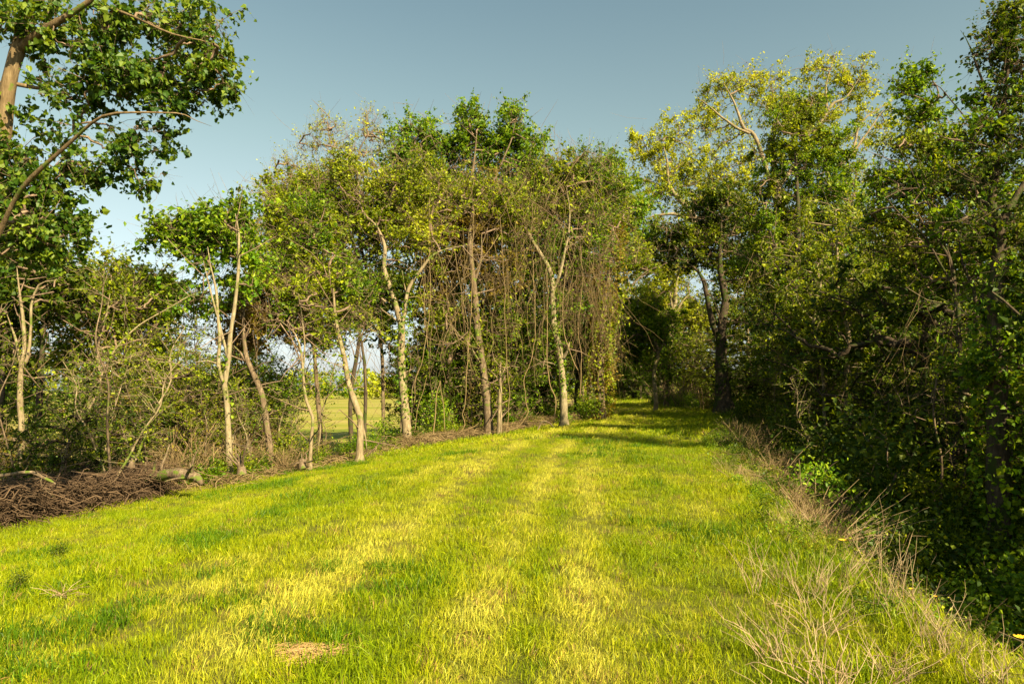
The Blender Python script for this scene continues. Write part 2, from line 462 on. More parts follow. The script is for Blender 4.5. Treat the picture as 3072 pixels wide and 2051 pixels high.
def bladesmat():
    m, nn, ll = nodes_of('grass_blade')
    at = nn.new('ShaderNodeAttribute'); at.attribute_type = 'INSTANCER'; at.attribute_name = 'col'
    geo = nn.new('ShaderNodeNewGeometry')
    v = ramp(nn, ll, geo.outputs['Random Per Island'], [(0, (.42, .50, .4)), (.5, (.90, .92, .8)), (.85, (1.2, 1.12, .9)), (1, (1.55, 1.38, 1.2))])
    v2 = nn.new('ShaderNodeVectorMath'); v2.operation = 'MULTIPLY'
    ll.new(at.outputs['Color'], v2.inputs[0]); ll.new(v, v2.inputs[1])
    di = nn.new('ShaderNodeBsdfDiffuse'); tr = nn.new('ShaderNodeBsdfTranslucent')
    ll.new(v2.outputs[0], di.inputs['Color']); ll.new(v2.outputs[0], tr.inputs['Color'])
    mx = nn.new('ShaderNodeMixShader'); mx.inputs[0].default_value = .35
    ll.new(di.outputs[0], mx.inputs[1]); ll.new(tr.outputs[0], mx.inputs[2])
    gl = nn.new('ShaderNodeBsdfGlossy'); gl.inputs['Roughness'].default_value = .45
    m2 = nn.new('ShaderNodeMixShader'); m2.inputs[0].default_value = .012
    ll.new(mx.outputs[0], m2.inputs[1]); ll.new(gl.outputs[0], m2.inputs[2])
    o = nn.new('ShaderNodeOutputMaterial'); ll.new(m2.outputs[0], o.inputs['Surface'])
    return m
BLADE = bladesmat()

def tuft(seed, n, rad, h, w, lean):
    rng = RS(seed); mb = MB()
    a = rng.uniform(0, 2 * math.pi, n); r = rad * np.sqrt(rng.uniform(0, 1, n))
    base = np.stack([r * np.cos(a), r * np.sin(a), np.full(n, -.01)], 1)
    hh = h * rng.uniform(.45, 1.15, n); la = rng.uniform(0, 2 * math.pi, n); lm = np.abs(rng.normal(0, lean, n))
    dirv = np.stack([np.cos(la), np.sin(la), np.zeros(n)], 1)
    mid = base + dirv * (hh * lm * .35)[:, None] + np.array([0, 0, 1]) * (hh * .6)[:, None]
    tip = base + dirv * (hh * lm * 1.1)[:, None] + np.array([0, 0, 1]) * (hh * np.clip(1.05 - lm * .35, .3, 1))[:, None]
    sa = rng.uniform(0, 2 * math.pi, n); side = np.stack([np.cos(sa), np.sin(sa), np.zeros(n)], 1) * (w * rng.uniform(.6, 1.3, n))[:, None]
    v = np.stack([base - side * .6, base + side * .6, mid + side, mid - side, tip], 1).reshape(-1, 3)
    i = np.arange(n)[:, None] * 5
    mb.add(v, i + np.array([[0, 1, 2, 3]]), i + np.array([[3, 2, 4]]))
    return mb

tufts = [proto('grass_tuft', tuft(10 + i, 34, .16, .10 + .02 * (i % 3), .0027, .6), BLADE) for i in range(5)]
far_tufts = [proto('grass_tuft', tuft(30 + i, 34, .30, .12, .0055, .6), BLADE) for i in range(3)]

rng = RS(5)
def sample_lawn(y0, y1, dens, wide=.98, pad=2.5):
    A = 0; out = []
    w = wide * y1 + pad
    n = int(2 * w * (y1 - y0) * dens)
    x = rng.uniform(-w, w, n); y = rng.uniform(y0, y1, n)
    k = np.abs(x) < wide * y + pad
    return x[k], y[k]
def lawn_points(y0, y1, dens):
    x, y = sample_lawn(y0, y1, dens)
    e = .35 * (vnoise(x, y, .7, 21) - .5)
    k = (x > xl(y) - .15 + e) & (x < xr(y) + .35 + 1.2 * vnoise(x, y, .8, 22))
    return x[k], y[k]

C_GREEN = np.array([.21, .285, .004]); C_MID = np.array([.345, .37, .005]); C_STRAW = np.array([.56, .52, .075]); C_TAN = np.array([.33, .20, .08])
def mix3(f):
    f = f[:, None]
    return np.where(f < .45, C_GREEN + (C_MID - C_GREEN) * f / .45, C_MID + (C_STRAW - C_MID) * (f - .45) / .55)

xs, ys, bs = [], [], []
for (y0, y1, d, big) in ((.4, 4.5, 210, 0), (4.5, 8, 150, 0), (8, 13, 95, 0), (13, 22, 60, 0), (22, 40, 17, 1), (40, 75, 5, 1), (75, 130, 2, 1)):
    x, y = lawn_points(y0, y1, d); xs.append(x); ys.append(y); bs.append(np.full(len(x), big))
x, y, big = np.concatenate(xs), np.concatenate(ys), np.concatenate(bs)
f = lawn_colour(x, y) + rng.normal(0, .13, len(x))
bare = (vnoise(x, y * .8, .9, 31) > .80) & (vnoise(x, y, .25, 32) > .35)
bx, by = P(310, 640, 4.35)[:2]
nest = (((x - bx) ** 2 / .03 + (y - by) ** 2 / .025) < 1) & (rng.uniform(0, 1, len(x)) < .75)
keep = ~((bare & (rng.uniform(0, 1, len(x)) < .4)) | nest)
x, y, big, f = x[keep], y[keep], big[keep], np.clip(f[keep], 0, 1)
col = mix3(f); tan = rng.uniform(0, 1, len(x)) < .035
col[tan] = C_TAN
tall = vnoise(x, y, 1.1, 33)
sc = (.50 + .36 * tall + .12 * (f < .25)) * rng.uniform(.75, 1.2, len(x)) * np.where(big > 0, 1.0 + .012 * y, 1.0)
sc *= 1 + .35 * np.clip((x - xr(y) + 1.2) / 1.2, 0, 1)
lawnrot = np.stack([rng.normal(0, .22, len(x)) - .10, rng.normal(0, .22, len(x)) + .22 * (f > .6), rng.uniform(0, 6.28, len(x))], 1)
# the lean must not be turned away by the spin: spin is kept small where the straw was laid over by the mower
lawnrot[:, 2] = np.where(f > .6, rng.normal(0, .7, len(x)), lawnrot[:, 2])
var = np.where(big > 0, 5 + rng.randint(0, 3, len(x)), rng.randint(0, 5, len(x)))
scatter('lawn_grass', np.stack([x, y, height(x, y)], 1), lawnrot, sc, var, np.concatenate([col, np.ones((len(x), 1))], 1), tufts + far_tufts, 'mown yellow green grass striped with straw on the levee top')
print('lawn tufts', len(x))

# ---- prototypes of low leafy growth and dry stalks
def leafy(seed, n, rad, h, size, mat, shape='rhomb', stems=7):
    rng = RS(seed); mb = MB()
    a = rng.uniform(0, 6.28, stems); r = rad * rng.uniform(0, .5, stems)
    b = np.stack([r * np.cos(a), r * np.sin(a), np.zeros(stems) - .05], 1)
    t = b + np.stack([rng.normal(0, rad * .6, stems), rng.normal(0, rad * .6, stems), h * rng.uniform(.6, 1.1, stems)], 1)
    md = (b + t) / 2 + rng.normal(0, rad * .15, (stems, 3))
    pts = np.stack([b, md, t], 1); strands(mb, pts, np.tile([.008, .006, .003], (stems, 1)), 3, m=1)
    k = rng.randint(0, stems, n); u = rng.uniform(.15, 1.05, n)[:, None]
    p = np.where(u < .5, b[k] + (md[k] - b[k]) * u * 2, md[k] + (t[k] - md[k]) * (u - .5) * 2) + rng.normal(0, rad * .28, (n, 3)) * np.array([1, 1, .7])
    leaves(mb, p, size, rng, shape, up=.8, hang=.1)
    return mb
def drystalks(seed, n, rad, h, r):
    rng = RS(seed); mb = MB()
    a = rng.uniform(0, 6.28, n); q = rad * rng.uniform(0, 1, n)
    b = np.stack([q * np.cos(a), q * np.sin(a), np.zeros(n) - .03], 1)
    hh = h * rng.uniform(.4, 1.1, n); ln = rng.normal(0, .38, (n, 2))
    pts = np.stack([b + np.concatenate([ln * hh[:, None] * t ** 1.3 + rng.normal(0, .02, (n, 2)) * t, (hh * t * (1 - .12 * t))[:, None]], 1) for t in (0, .3, .65, 1.0)], 1)
    strands(mb, pts, np.tile([r, r * .85, r * .65, r * .35], (n, 1)) * rng.uniform(.6, 1.4, (n, 1)), 3)
    # side twigs
    k = rng.randint(0, n, n * 2); s = pts[k, 2]; e = s + np.concatenate([rng.normal(0, h * .16, (n * 2, 2)), rng.uniform(.02, h * .22, (n * 2, 1))], 1)
    strands(mb, np.stack([s, (s + e) / 2 + rng.normal(0, .01, s.shape), e], 1), np.tile([r * .5, r * .4, r * .25], (n * 2, 1)), 3)
    return mb
leaf_protos = []
for i, (mt, sz, h) in enumerate((('green', .05, .55), ('olive', .045, .6), ('bright', .055, .4), ('deep', .052, .7), ('rust', .035, .5))):
    leaf_protos.append(proto('low_plant', leafy(50 + i, 330, .38, h, sz, None), [LM[mt], BM['twig']]))
for o_, mt in zip(leaf_protos, ('green', 'olive', 'bright', 'deep', 'rust')):
    o_.data.materials.clear(); o_.data.materials.append(LM[mt]); o_.data.materials.append(BM['twig'])
dry_protos = [proto('dry_stalk_clump', drystalks(70 + i, 14, .22, .55 + .2 * i, .0045), DRY) for i in range(3)]
brush_protos = [proto('brush_clump', drystalks(80 + i, 26, .45, .9 + .3 * i, .011), VINE) for i in range(3)]
brown_protos = [proto('bank_straw', tuft(90 + i, 60, .30, .32, .004, .9), BLADE) for i in range(2)]
UC = leaf_protos + dry_protos + brush_protos + brown_protos   # 0-4 leafy, 5-7 dry, 8-10 brush, 11-12 straw

def cover(name, label, n, box, cond, weights, smin, smax, seed, colr=(.36, .26, .11)):
    rng = RS(seed)
    # box = (edge function, nearest offset, farthest offset, Y0, Y1): thins out with distance as it gets too small to pick apart
    y = box[3] * (box[4] / box[3]) ** rng.uniform(0, 1, n)
    x = box[0](y) + rng.uniform(box[1], box[2], n) * (1 + box[5] * y)
    px_ = 512 + FPX * x / y
    k = cond(x, y, rng) & (np.abs(x) < y * 1.0 + 3) & ~((px_ > 285) & (px_ < 400) & (x < xl(y) - .15) & (rng.uniform(0, 1, n) < .93))     # the thin stretch of wood that the field shows through
    x, y = x[k], y[k]; n = len(x)
    w = np.array(weights, float); w /= w.sum()
    # patches of one kind rather than an even mix
    base = vnoise(x, y, 1.8, seed) * .7 + rng.uniform(0, 1, n) * .3
    order = np.argsort(np.argsort(base)) / max(n, 1)
    var = np.searchsorted(np.cumsum(w), order).clip(0, len(w) - 1)
    sc = rng.uniform(smin, smax, n) * np.clip(.42 + y / 22, .42, 1)
    rot = np.stack([rng.normal(0, .15, n), rng.normal(0, .15, n), rng.uniform(0, 6.28, n)], 1)
    c = np.array(colr)[None] * np.exp(rng.normal(0, .2, (n, 1)))
    scatter(name, np.stack([x, y, height(x, y)], 1), rot, sc, var, np.concatenate([c, np.ones((n, 1))], 1), UC, label)
    print(name, n)

cover('bank_weeds', 'dry stalks and green weeds on the bank right of the grass', 2100, (xr, -1.1, 1.0, 1.6, 40, .01),
      lambda x, y, r: (x - xr(y) > -1.1 * np.clip((10 - y) / 4, .15, 1) * r.uniform(0, 1, len(x)) ** 1.5) & ((y < 9) | (r.uniform(0, 1, len(x)) < .7)),
      [3, 3.2, 2.2, 2.2, 2.0, 3.4, 2.6, .8, 0, 0, 0, 2.4, 2.4], .22, .55, 201, (.24, .18, .06))
cover('bank_scrub', 'brown scrub, straw and low bushes on the shaded slope right of the grass', 3400, (xr, .5, 5.5, 3.5, 42, .01),
      lambda x, y, r: x > 0,
      [1.2, 2.2, .3, 3.5, 3.2, 1.0, 1.0, .5, 1.0, .7, .2, 3, 3], .35, .85, 207, (.15, .10, .04))
cover('ravine_undergrowth', 'shaded leafy undergrowth filling the ravine on the right', 6000, (xr, 2.4, 15, 2.5, 60, .012),
      lambda x, y, r: x > 0,
      [3, 3, .4, 6, .8, .2, .2, .1, 0, 0, 0, .2, .2], .8, 1.9, 202)
cover('wood_edge_undergrowth', 'low leafy growth and brown brush along the left wood edge', 3400, (xl, -3.2, .05, 11, 110, .004),
      lambda x, y, r: ((y < 27) | (r.uniform(0, 1, len(x)) < .6)) & ~((y < 17.5) & (x > xl(y) - 2.6) & (r.uniform(0, 1, len(x)) < .985)),
      [5, 5, 2.5, 2, 1.2, .3, .3, .2, .5, .4, .3, .6, .6], .6, 1.3, 203)
cover('wood_floor_growth', 'leafy growth on the floor of the left wood behind its edge', 2200, (xl, -9, -2.5, 12, 60, .01),
      lambda x, y, r: (x < -.14 * y) | (x > .03 * y),
      [6, 4.5, 2.2, 3, 1.0, .1, .1, .1, .3, .2, .2, .1, .1], 1.1, 2.6, 205)
cover('deep_wood_undergrowth', 'shaded growth on the wood floor beyond the path bend', 2600, (xr, .5, 26, 46, 130, .01),
      lambda x, y, r: x > 0,
      [4, 4, 1, 4, 1, .2, .2, .2, .5, .5, .5, .3, .3], 1.2, 2.6, 204)
def lawn_weeds():
    rng = RS(206); n = 16000
    y = 2.5 * (45 / 2.5) ** rng.uniform(0, 1, n); x = rng.uniform(0, 1, n) * (xr(y) - xl(y)) + xl(y)
    m = vnoise(x, y, 1.5, 41) * .6 + vnoise(x, y, .45, 42) * .4 + .12 * np.exp(-((x + .28 * y * .5 + 3.2) / 1.6) ** 2)
    k = (m > .735 + .05 * np.clip((9 - y) / 5, 0, 1)) & (np.abs(x) < y); x, y = x[k], y[k]; n = len(x)
    rot = np.stack([rng.normal(0, .1, n), rng.normal(0, .1, n), rng.uniform(0, 6.28, n)], 1)
    col = np.array([.085, .165, .004])[None] * np.exp(rng.normal(0, .2, (n, 1)))
    var = np.where(rng.uniform(0, 1, n) < .12, 5, rng.randint(0, 5, n)); sc = np.where(var == 5, rng.uniform(.10, .22, n), rng.uniform(.7, 1.35, n)) * np.clip(.8 + y / 30, 1, 1.6)
    scatter('lawn_weeds', np.stack([x, y, height(x, y) - .01], 1), rot, sc, var, np.concatenate([col, np.ones((n, 1))], 1), tufts + [leaf_protos[2]], 'darker coarse grass tufts and weeds in patches on the lawn')
    print('lawn_weeds', n)
lawn_weeds()
print('T cover', time.time() - T0)

# ------------------------------------------------------------------ trees
def grow(starts, srad, clusters, rng, up_pen=0.6, len_pen=0.22):
    """join every leaf cluster to the nearest suitable point of what has grown already.
    returns strands between the joints and the number of clusters that each carries"""
    nodes = list(starts); plen = [0.0] * len(nodes); par = [-1] * len(nodes)
    pos = np.zeros((len(nodes) + 2 * len(clusters), 3)); pos[:len(nodes)] = np.array(nodes)
    pl = np.zeros(len(pos)); n = len(nodes); parent = -np.ones(len(pos), int)
    st = pos[:n]
    d0 = np.min(np.linalg.norm(clusters[:, None, :] - st[None], axis=2), axis=1) if len(clusters) * n < 4e6 else rng.uniform(0, 1, len(clusters))
    order = np.argsort(d0)
    for ci in order:
        c = clusters[ci]
        dv = c[None] - pos[:n]; d = np.sqrt((dv ** 2).sum(1))
        cost = d + len_pen * pl[:n] + up_pen * np.maximum(0, -dv[:, 2])
        j = int(np.argmin(cost))
        L = d[j]
        mid = pos[j] * .5 + c * .5 + rng.normal(0, .07, 3) * L + np.array([0, 0, .05 * L])
        pos[n] = mid; parent[n] = j; pl[n] = pl[j] + L / 2
        pos[n + 1] = c; parent[n + 1] = n; pl[n + 1] = pl[j] + L
        n += 2
    cnt = np.zeros(n); ns = len(starts)
    cnt[ns + 1::2] = 1
    for i in range(n - 1, ns - 1, -1):
        if parent[i] >= 0: cnt[parent[i]] += cnt[i]
    return pos[:n], parent[:n], cnt, ns

def draw_growth(mb, pos, parent, cnt, ns, r0, rng, sides=4, rmax=9.0):
    """every mid->end pair is a strand start-mid-end"""
    i = np.arange(ns, len(pos), 2)
    a = pos[parent[i]]; m = pos[i]; b = pos[i + 1]
    ra = np.minimum(r0 * np.sqrt(cnt[i]), rmax); rb = np.minimum(r0 * np.sqrt(np.maximum(cnt[i + 1], .6)), rmax)
    q1 = (a + m) / 2 + rng.normal(0, .02, a.shape); q2 = (m + b) / 2 + rng.normal(0, .02, a.shape)
    big = cnt[i] > 5
    strands(mb, np.stack([a, q1, m, q2, b], 1)[big], np.stack([ra, ra * .9 + rb * .1, (ra + rb) / 2, ra * .2 + rb * .8, rb * .75], 1)[big], sides)
    strands(mb, np.stack([a, m, b], 1)[~big], np.stack([ra, (ra + rb) / 2, rb * .75], 1)[~big], 3)

def blob_points(blobs, Y, rng, n, depth=1.0, shell=.5):
    """blobs (px, py, rx, ry[, weight[, dY]]) in photograph pixels -> points of an ellipsoid at distance Y"""
    w = np.array([b[2] * b[3] * (b[4] if len(b) > 4 else 1) for b in blobs], float); w /= w.sum()
    k = rng.choice(len(blobs), n, p=w); k.sort()
    out = []
    for bi in range(len(blobs)):
        m = int((k == bi).sum())
        if not m: continue
        b = blobs[bi]; yy = Y + (b[5] if len(b) > 5 else 0)
        c = P(b[0], b[1], yy); sx = b[2] * yy / FPX; sz = b[3] * yy / FPX; sy = depth * (sx + sz) / 2
        u = unit(rng.normal(0, 1, (m, 3))); r = rng.uniform(0, 1, m) ** (1 / (2.0 + 2 * shell))
        r = r * (1 + rng.normal(0, .20, m))
        out.append(c + u * r[:, None] * np.array([sx, sy, sz]))
    return np.concatenate(out)

NLEAF = 0
def sprays(cl, k, spread, rng, hang=.25, m=5):
    """leafy side twigs fan out of every joint; k = the joint of each leaf. returns twig starts, twig ends, leaf places"""
    N = len(cl); main = unit(rng.normal(0, 1, (N, 3)) * np.array([1, 1, .6]) + np.array([0, 0, .55 - hang * .6]))
    d = unit(main[:, None, :] + rng.normal(0, .62, (N, m, 3)) - np.array([0, 0, hang * .35]))
    L = spread * rng.uniform(.7, 2.6, (N, m, 1)) * (.7 + .8 * rng.uniform(0, 1, (N, 1, 1)))
    st = np.repeat(cl[:, None, :], m, 1) + d * L * .02; en = st + d * L
    w = rng.integers(0, m, len(k)) if hasattr(rng, 'integers') else rng.randint(0, m, len(k))
    t = rng.uniform(.05, 1.08, (len(k), 1)) ** .75
    p = st[k, w] + (en - st)[k, w] * t + rng.normal(0, 1, (len(k), 3)) * spread * .16
    return st.reshape(-1, 3), en.reshape(-1, 3), p
def tree(name, label, cat, Y, trunks, blobs, nclus=200, lpc=22, lsize=.10, leaf='green', bark='brown', seed=1, shape='rhomb',
         spread=.42, twigs=0, twigmat='twig', group=None, depth=.9, r0=None, up=.8, hang=.25, limb_name='limb', ground_trunk=True, dY=None, leaf2=None, frac2=.25, bare=0, flat=.65, sidesb=4):
    global NLEAF
    rng = RS(seed)
    root = None; starts = []; srad = []
    for ti, tr in enumerate(trunks):
        yy = Y
        pts = []; rad = []
        for k, p in enumerate(tr):
            d = p[3] if len(p) > 3 else 0
            q = P(p[0], p[1], Y + d); pts.append(q); rad.append(p[2] * (Y + d) / FPX / 2)
        if ti == 0:
            g = H(pts[0][0], pts[0][1])
            base = np.array([pts[0][0], pts[0][1], g])
            if ground_trunk and pts[0][2] > g - .05:
                pts.insert(0, base + np.array([0, 0, -.25])); rad.insert(0, rad[0] * 1.18)
            root = empty(name, base, label, cat, group)
        rad[-1] *= .35
        if Y > 15: rad[-2] *= .8
        pp, rr = smooth_path(pts, rad, .22, .012 + .02 * (ti > 0), rng)
        if ti == 0 and ground_trunk:
            flare = np.exp(-np.clip(pp[:, 2] - base[2], 0, 9) / .16) * .45; rr = rr * (1 + flare)
        mb = MB(); strands(mb, pp[None], rr[None], 9 if rr[0] > .09 else 6, cap=True)
        mb.build('trunk' if ti == 0 else limb_name, BM[bark], root)
        k0 = int(len(pp) * (.35 if ti == 0 else .15))
        starts += [pp[i] for i in range(k0, len(pp), 2)]; starts.append(pp[-1])
    starts = np.array(starts)
    lowtr = starts[:max(3, len(starts) // 2)]
    m_ = 16 if Y > 15 else 0; kk_ = rng.randint(0, len(starts), m_); ts_ = starts[kk_] - np.array([0, 0, 1]) * rng.uniform(0, .6, (m_, 1))
    te_ = ts_ + unit(rng.normal(0, 1, (m_, 3)) + np.array([0, 0, .25])) * rng.uniform(.3, 1.3, (m_, 1))
    tf_ = te_ + rng.normal(0, .35, (m_, 3))
    cl = blob_points(blobs, Y + (1.3 if Y > 15 else 0), rng, nclus, depth)
    pos, par, cnt, ns = grow(starts, None, cl, rng)
    if r0 is None: r0 = .0065 + .0002 * Y
    mbb = mb = MB(); draw_growth(mb, pos, par, cnt, ns, r0, rng, sidesb, rmax=min(.075, .013 + .0011 * Y))
    twigs = int(twigs * .16)
    strands(mb, np.stack([ts_, (ts_ + te_) / 2 + rng.normal(0, .05, ts_.shape), te_, tf_], 1), np.tile([2.2, 1.7, 1.1, .4], (m_, 1)) * r0, 4)
    if twigs:
        k = rng.randint(0, len(cl), twigs); s = cl[k] + rng.normal(0, spread * .6, (twigs, 3))
        e = s + rng.normal(0, spread * 1.3, (twigs, 3)) + np.array([0, 0, .15]); c1 = (s + e) / 2 + rng.normal(0, spread * .22, (twigs, 3)) - np.array([0, 0, .08])
        strands(mb, np.stack([s, c1, e], 1), np.tile([.55, .5, .25], (twigs, 1)) * r0 * 1.3, 3)
    # leaves: bunches round the end of every twig, bunches differ in size
    spread *= .78
    wts = rng.gamma(1.25, 1.0, nclus)
    if bare: wts[rng.uniform(0, 1, nclus) < bare] = 0
    lsize = lsize * (1.32 if Y > 15 else 1.0)
    n = int(nclus * lpc * (2.2 if Y > 15 else 1.1)); k = rng.choice(nclus, n, p=wts / wts.sum())
    sp_s, sp_e, p = sprays(cl, k, spread, rng, hang)
    strands(mbb, np.stack([sp_s, sp_e], 1), np.tile([.45, .18], (len(sp_s), 1)) * r0 * 1.3, 3)
    mbb.build('branchwork', BM[twigmat], root)['kind'] = 'stuff'
    mb = MB()
    mats = [LM[leaf]]
    if leaf2:
        mats.append(LM[leaf2]); kk = (vnoise(cl[:, 0] + cl[:, 1], cl[:, 2], 1.4, seed) < frac2 * 1.2)[k]
        leaves(mb, p[~kk], lsize, rng, shape, up, hang, 0); leaves(mb, p[kk], lsize * .9, rng, shape, up, hang, 1)
    else:
        leaves(mb, p, lsize, rng, shape, up, hang)
    NLEAF += n
    mb.build('crown', mats, root, smooth=False)['kind'] = 'stuff'
    return root

def s3(seq, f=.42): return [(p[0] / 3, p[1] / 3, p[2] * f) + tuple(p[3:]) for p in seq]
def w3(seq): return s3(seq, .66)
def b3(seq): return [(b[0] / 3, b[1] / 3, b[2] / 3, b[3] / 3) + tuple(b[4:]) for b in seq]

# -- the near tree that hangs in from the upper left
tree('leaning_tree', 'tall leaning tree with big heart leaves reaching in from the upper left', 'tree', 9.0,
     [w3([(-330, 1690, 30), (-240, 1300, 27), (-110, 860, 25), (-5, 480, 23), (25, 270, 21), (60, 120, 20), (85, 10, 17), (120, -130, 12)]),
      w3([(60, 150, 15), (120, 90, 13, -.2), (190, 45, 11, -.3), (268, 0, 9, -.4), (330, -60, 6, -.5)]),
      w3([(235, 18, 6), (320, 25, 5, -.3), (400, 55, 4, -.5), (470, 88, 3.4, -.6), (560, 112, 2.6, -.6), (640, 135, 1.8, -.5)]),
      s3(f=.5, seq=[(-220, 1150, 16), (-90, 860, 13, -.4), (10, 665, 10, -.6), (60, 560, 9.5, -.8), (160, 460, 9, -1), (235, 395, 7, -1.1), (310, 348, 5.5, -1.2), (400, 335, 4.5, -1.2), (500, 335, 3, -1.1), (560, 345, 2.4, -1), (640, 375, 1.3, -.9)]),
      w3([(40, 250, 7), (120, 260, 5.5, .2), (200, 290, 4, .3), (290, 330, 2.5, .3)]),
      w3([(0, 90, 5, .3), (60, 80, 5, .2), (120, 90, 4, 0)])],
     b3([(90, 60, 170, 90), (300, 160, 130, 110, .9), (380, 50, 170, 60, 1.0), (560, 60, 140, 85, .8), (600, 190, 110, 70, .8), (660, 230, 60, 100, .7),
         (420, 230, 140, 80, .95), (520, 280, 150, 60, .9), (240, 260, 140, 80, .75), (190, 400, 80, 60, .8), (370, 420, 70, 70, .8), (460, 400, 70, 60, .7), (240, 510, 90, 55, .8),
         (330, 490, 50, 50, .6), (440, 520, 50, 35, .7), (100, 560, 120, 90, 1.1), (60, 470, 50, 60, .8), (150, 680, 120, 80, 1.1), (30, 620, 90, 120, 1.1), (250, 690, 50, 60, .6), (60, 760, 80, 60, .9),
         (-150, 300, 180, 240, .5), (-60, 700, 90, 200, .5)]),
     nclus=900, lpc=24, lsize=.055, leaf='near', bark='tan', seed=3, shape='heart', spread=.17, depth=.8, r0=.0032, hang=.75, up=.35, twigs=500, flat=.9)

# -- the left wood
tree('young_tree', 'forked pale young tree standing at the far left edge of the wood', 'tree', 17,
     [s3([(64, 1330, 14), (60, 1200, 12), (63, 1090, 11), (72, 1040, 9), (68, 960, 8), (60, 880, 6), (50, 800, 4)]),
      s3([(62, 1095, 8), (50, 1030, 7), (36, 985, 5), (20, 940, 3)]),
      s3([(66, 1100, 8), (84, 1070, 8), (88, 1000, 7), (93, 915, 6), (118, 855, 5), (165, 840, 3)])],
     b3([(40, 860, 110, 110), (120, 800, 110, 70), (30, 1000, 80, 80, .6), (190, 890, 90, 80, .8), (60, 720, 80, 50)]), nclus=210, lpc=26, lsize=.095, leaf='deep', bark='pale', seed=11, twigs=500, spread=.36)
tree('leafy_tree', 'dark leafy tree rising behind the forked pale tree at far left', 'tree', 23,
     [s3([(110, 1350, 16), (120, 1150, 14), (130, 950, 10), (110, 800, 6)]), s3([(0, 1300, 14), (10, 1100, 12), (5, 900, 8)])],
     b3([(20, 900, 150, 130), (160, 880, 120, 80), (60, 780, 130, 90), (100, 1050, 130, 80, .6), (-60, 1000, 120, 200, .8)]), nclus=240, lpc=30, lsize=.13, leaf='deep', bark='dark', seed=12, twigs=500, spread=.5)
tree('slender_tree', 'slender twisted tree with pinkish bark left of the forked white tree', 'tree', 19,
     [s3([(288, 1420, 15), (296, 1300, 13), (300, 1200, 13), (298, 1120, 10), (290, 1050, 9), (298, 1010, 8), (312, 965, 7), (322, 930, 5), (330, 880, 3)]),
      s3([(300, 1105, 5), (360, 1085, 3), (420, 1060, 2)])],
     b3([(330, 850, 110, 70), (390, 930, 110, 100), (280, 960, 90, 100), (430, 1060, 90, 60, .8), (230, 1080, 70, 60, .7), (360, 1130, 70, 60, .6), (450, 870, 70, 50, .8)]), nclus=260, lpc=26, lsize=.09, leaf='green', leaf2='olive', frac2=.45, bark='pale', seed=13, twigs=900, spread=.38)
tree('bushy_tree', 'bushy low tree with dark crown between the twisted and the white forked trees', 'tree', 24,
     [s3([(385, 1400, 15), (390, 1250, 13), (380, 1100, 10), (400, 950, 7)]), s3([(390, 1150, 7), (440, 1040, 5), (470, 960, 3)])],
     b3([(400, 860, 120, 50), (440, 930, 100, 70), (310, 900, 90, 70), (500, 900, 60, 50, .8), (420, 1080, 90, 60, .7)]), nclus=220, lpc=28, lsize=.12, leaf='deep', leaf2='rust', frac2=.2, bark='dark', seed=14, twigs=1200, spread=.48)
tree('white_forked_tree', 'smooth pale tree forking low with three tall stems at the lawn edge', 'tree', 18.5,
     [s3([(688, 1400, 17), (684, 1290, 14), (680, 1200, 13), (674, 1150, 12.5), (684, 1080, 11), (690, 1000, 9.5), (706, 900, 8), (714, 800, 7), (716, 700, 5.5), (706, 640, 3.5)]),
      s3([(674, 1155, 11), (656, 1095, 10), (660, 1010, 8), (652, 900, 7), (640, 820, 5), (622, 740, 3.5)]),
      s3([(682, 1070, 7), (668, 1010, 6), (648, 930, 5.5), (625, 850, 4.5), (610, 780, 3)]),
      s3([(652, 1090, 5), (620, 1080, 3.5, -.3), (570, 1085, 2, -.5)]),
      s3([(690, 1345, 8), (700, 1310, 7), (712, 1285, 6, -.2), (735, 1268, 4, -.4)])],
     b3([(560, 690, 90, 50, 1), (640, 680, 70, 60, 1), (700, 640, 40, 40, 1.2), (500, 720, 55, 35, .8), (720, 720, 50, 60, .9), (610, 770, 90, 60, .45), (560, 900, 70, 60, .3), (740, 800, 60, 100, .35)]),
     nclus=250, lpc=20, lsize=.10, leaf='green', leaf2='bright', frac2=.35, bark='white', seed=15, twigs=1500, spread=.34, r0=.007)
tree('leaning_dark_tree', 'dark ivied trunk leaning left behind the pale forked tree', 'tree', 21,
     [s3([(812, 1390, 17), (800, 1280, 15), (785, 1180, 14), (755, 1110, 13), (735, 1060, 11), (730, 960, 8), (745, 860, 5)]),
      s3([(735, 1080, 6), (700, 1040, 5), (650, 1030, 3)])],
     b3([(760, 900, 80, 90, .7), (820, 950, 80, 60, .6), (740, 1010, 70, 40, .6), (830, 820, 60, 70, .5)]), nclus=170, lpc=22, lsize=.10, leaf='green', leaf2='rust', frac2=.3, bark='brown', seed=16, twigs=1300, spread=.42)
tree('crooked_sapling', 'crooked thin sapling with Y fork between pale forked tree and stout leaning trunk', 'sapling', 20.5,
     [s3([(930, 1385, 9), (936, 1300, 8), (938, 1250, 8), (918, 1200, 7), (910, 1140, 6), (904, 1060, 5), (885, 1000, 4), (840, 960, 2.5)]),
      s3([(908, 1130, 4), (912, 1050, 4), (905, 960, 3), (895, 880, 2)])],
     b3([(870, 960, 90, 60, .6), (930, 930, 80, 80, .6), (850, 870, 60, 60, .6), (960, 1010, 50, 40, .4)]), nclus=130, lpc=14, lsize=.085, leaf='olive', leaf2='green', bark='pale', seed=17, twigs=900, spread=.4)
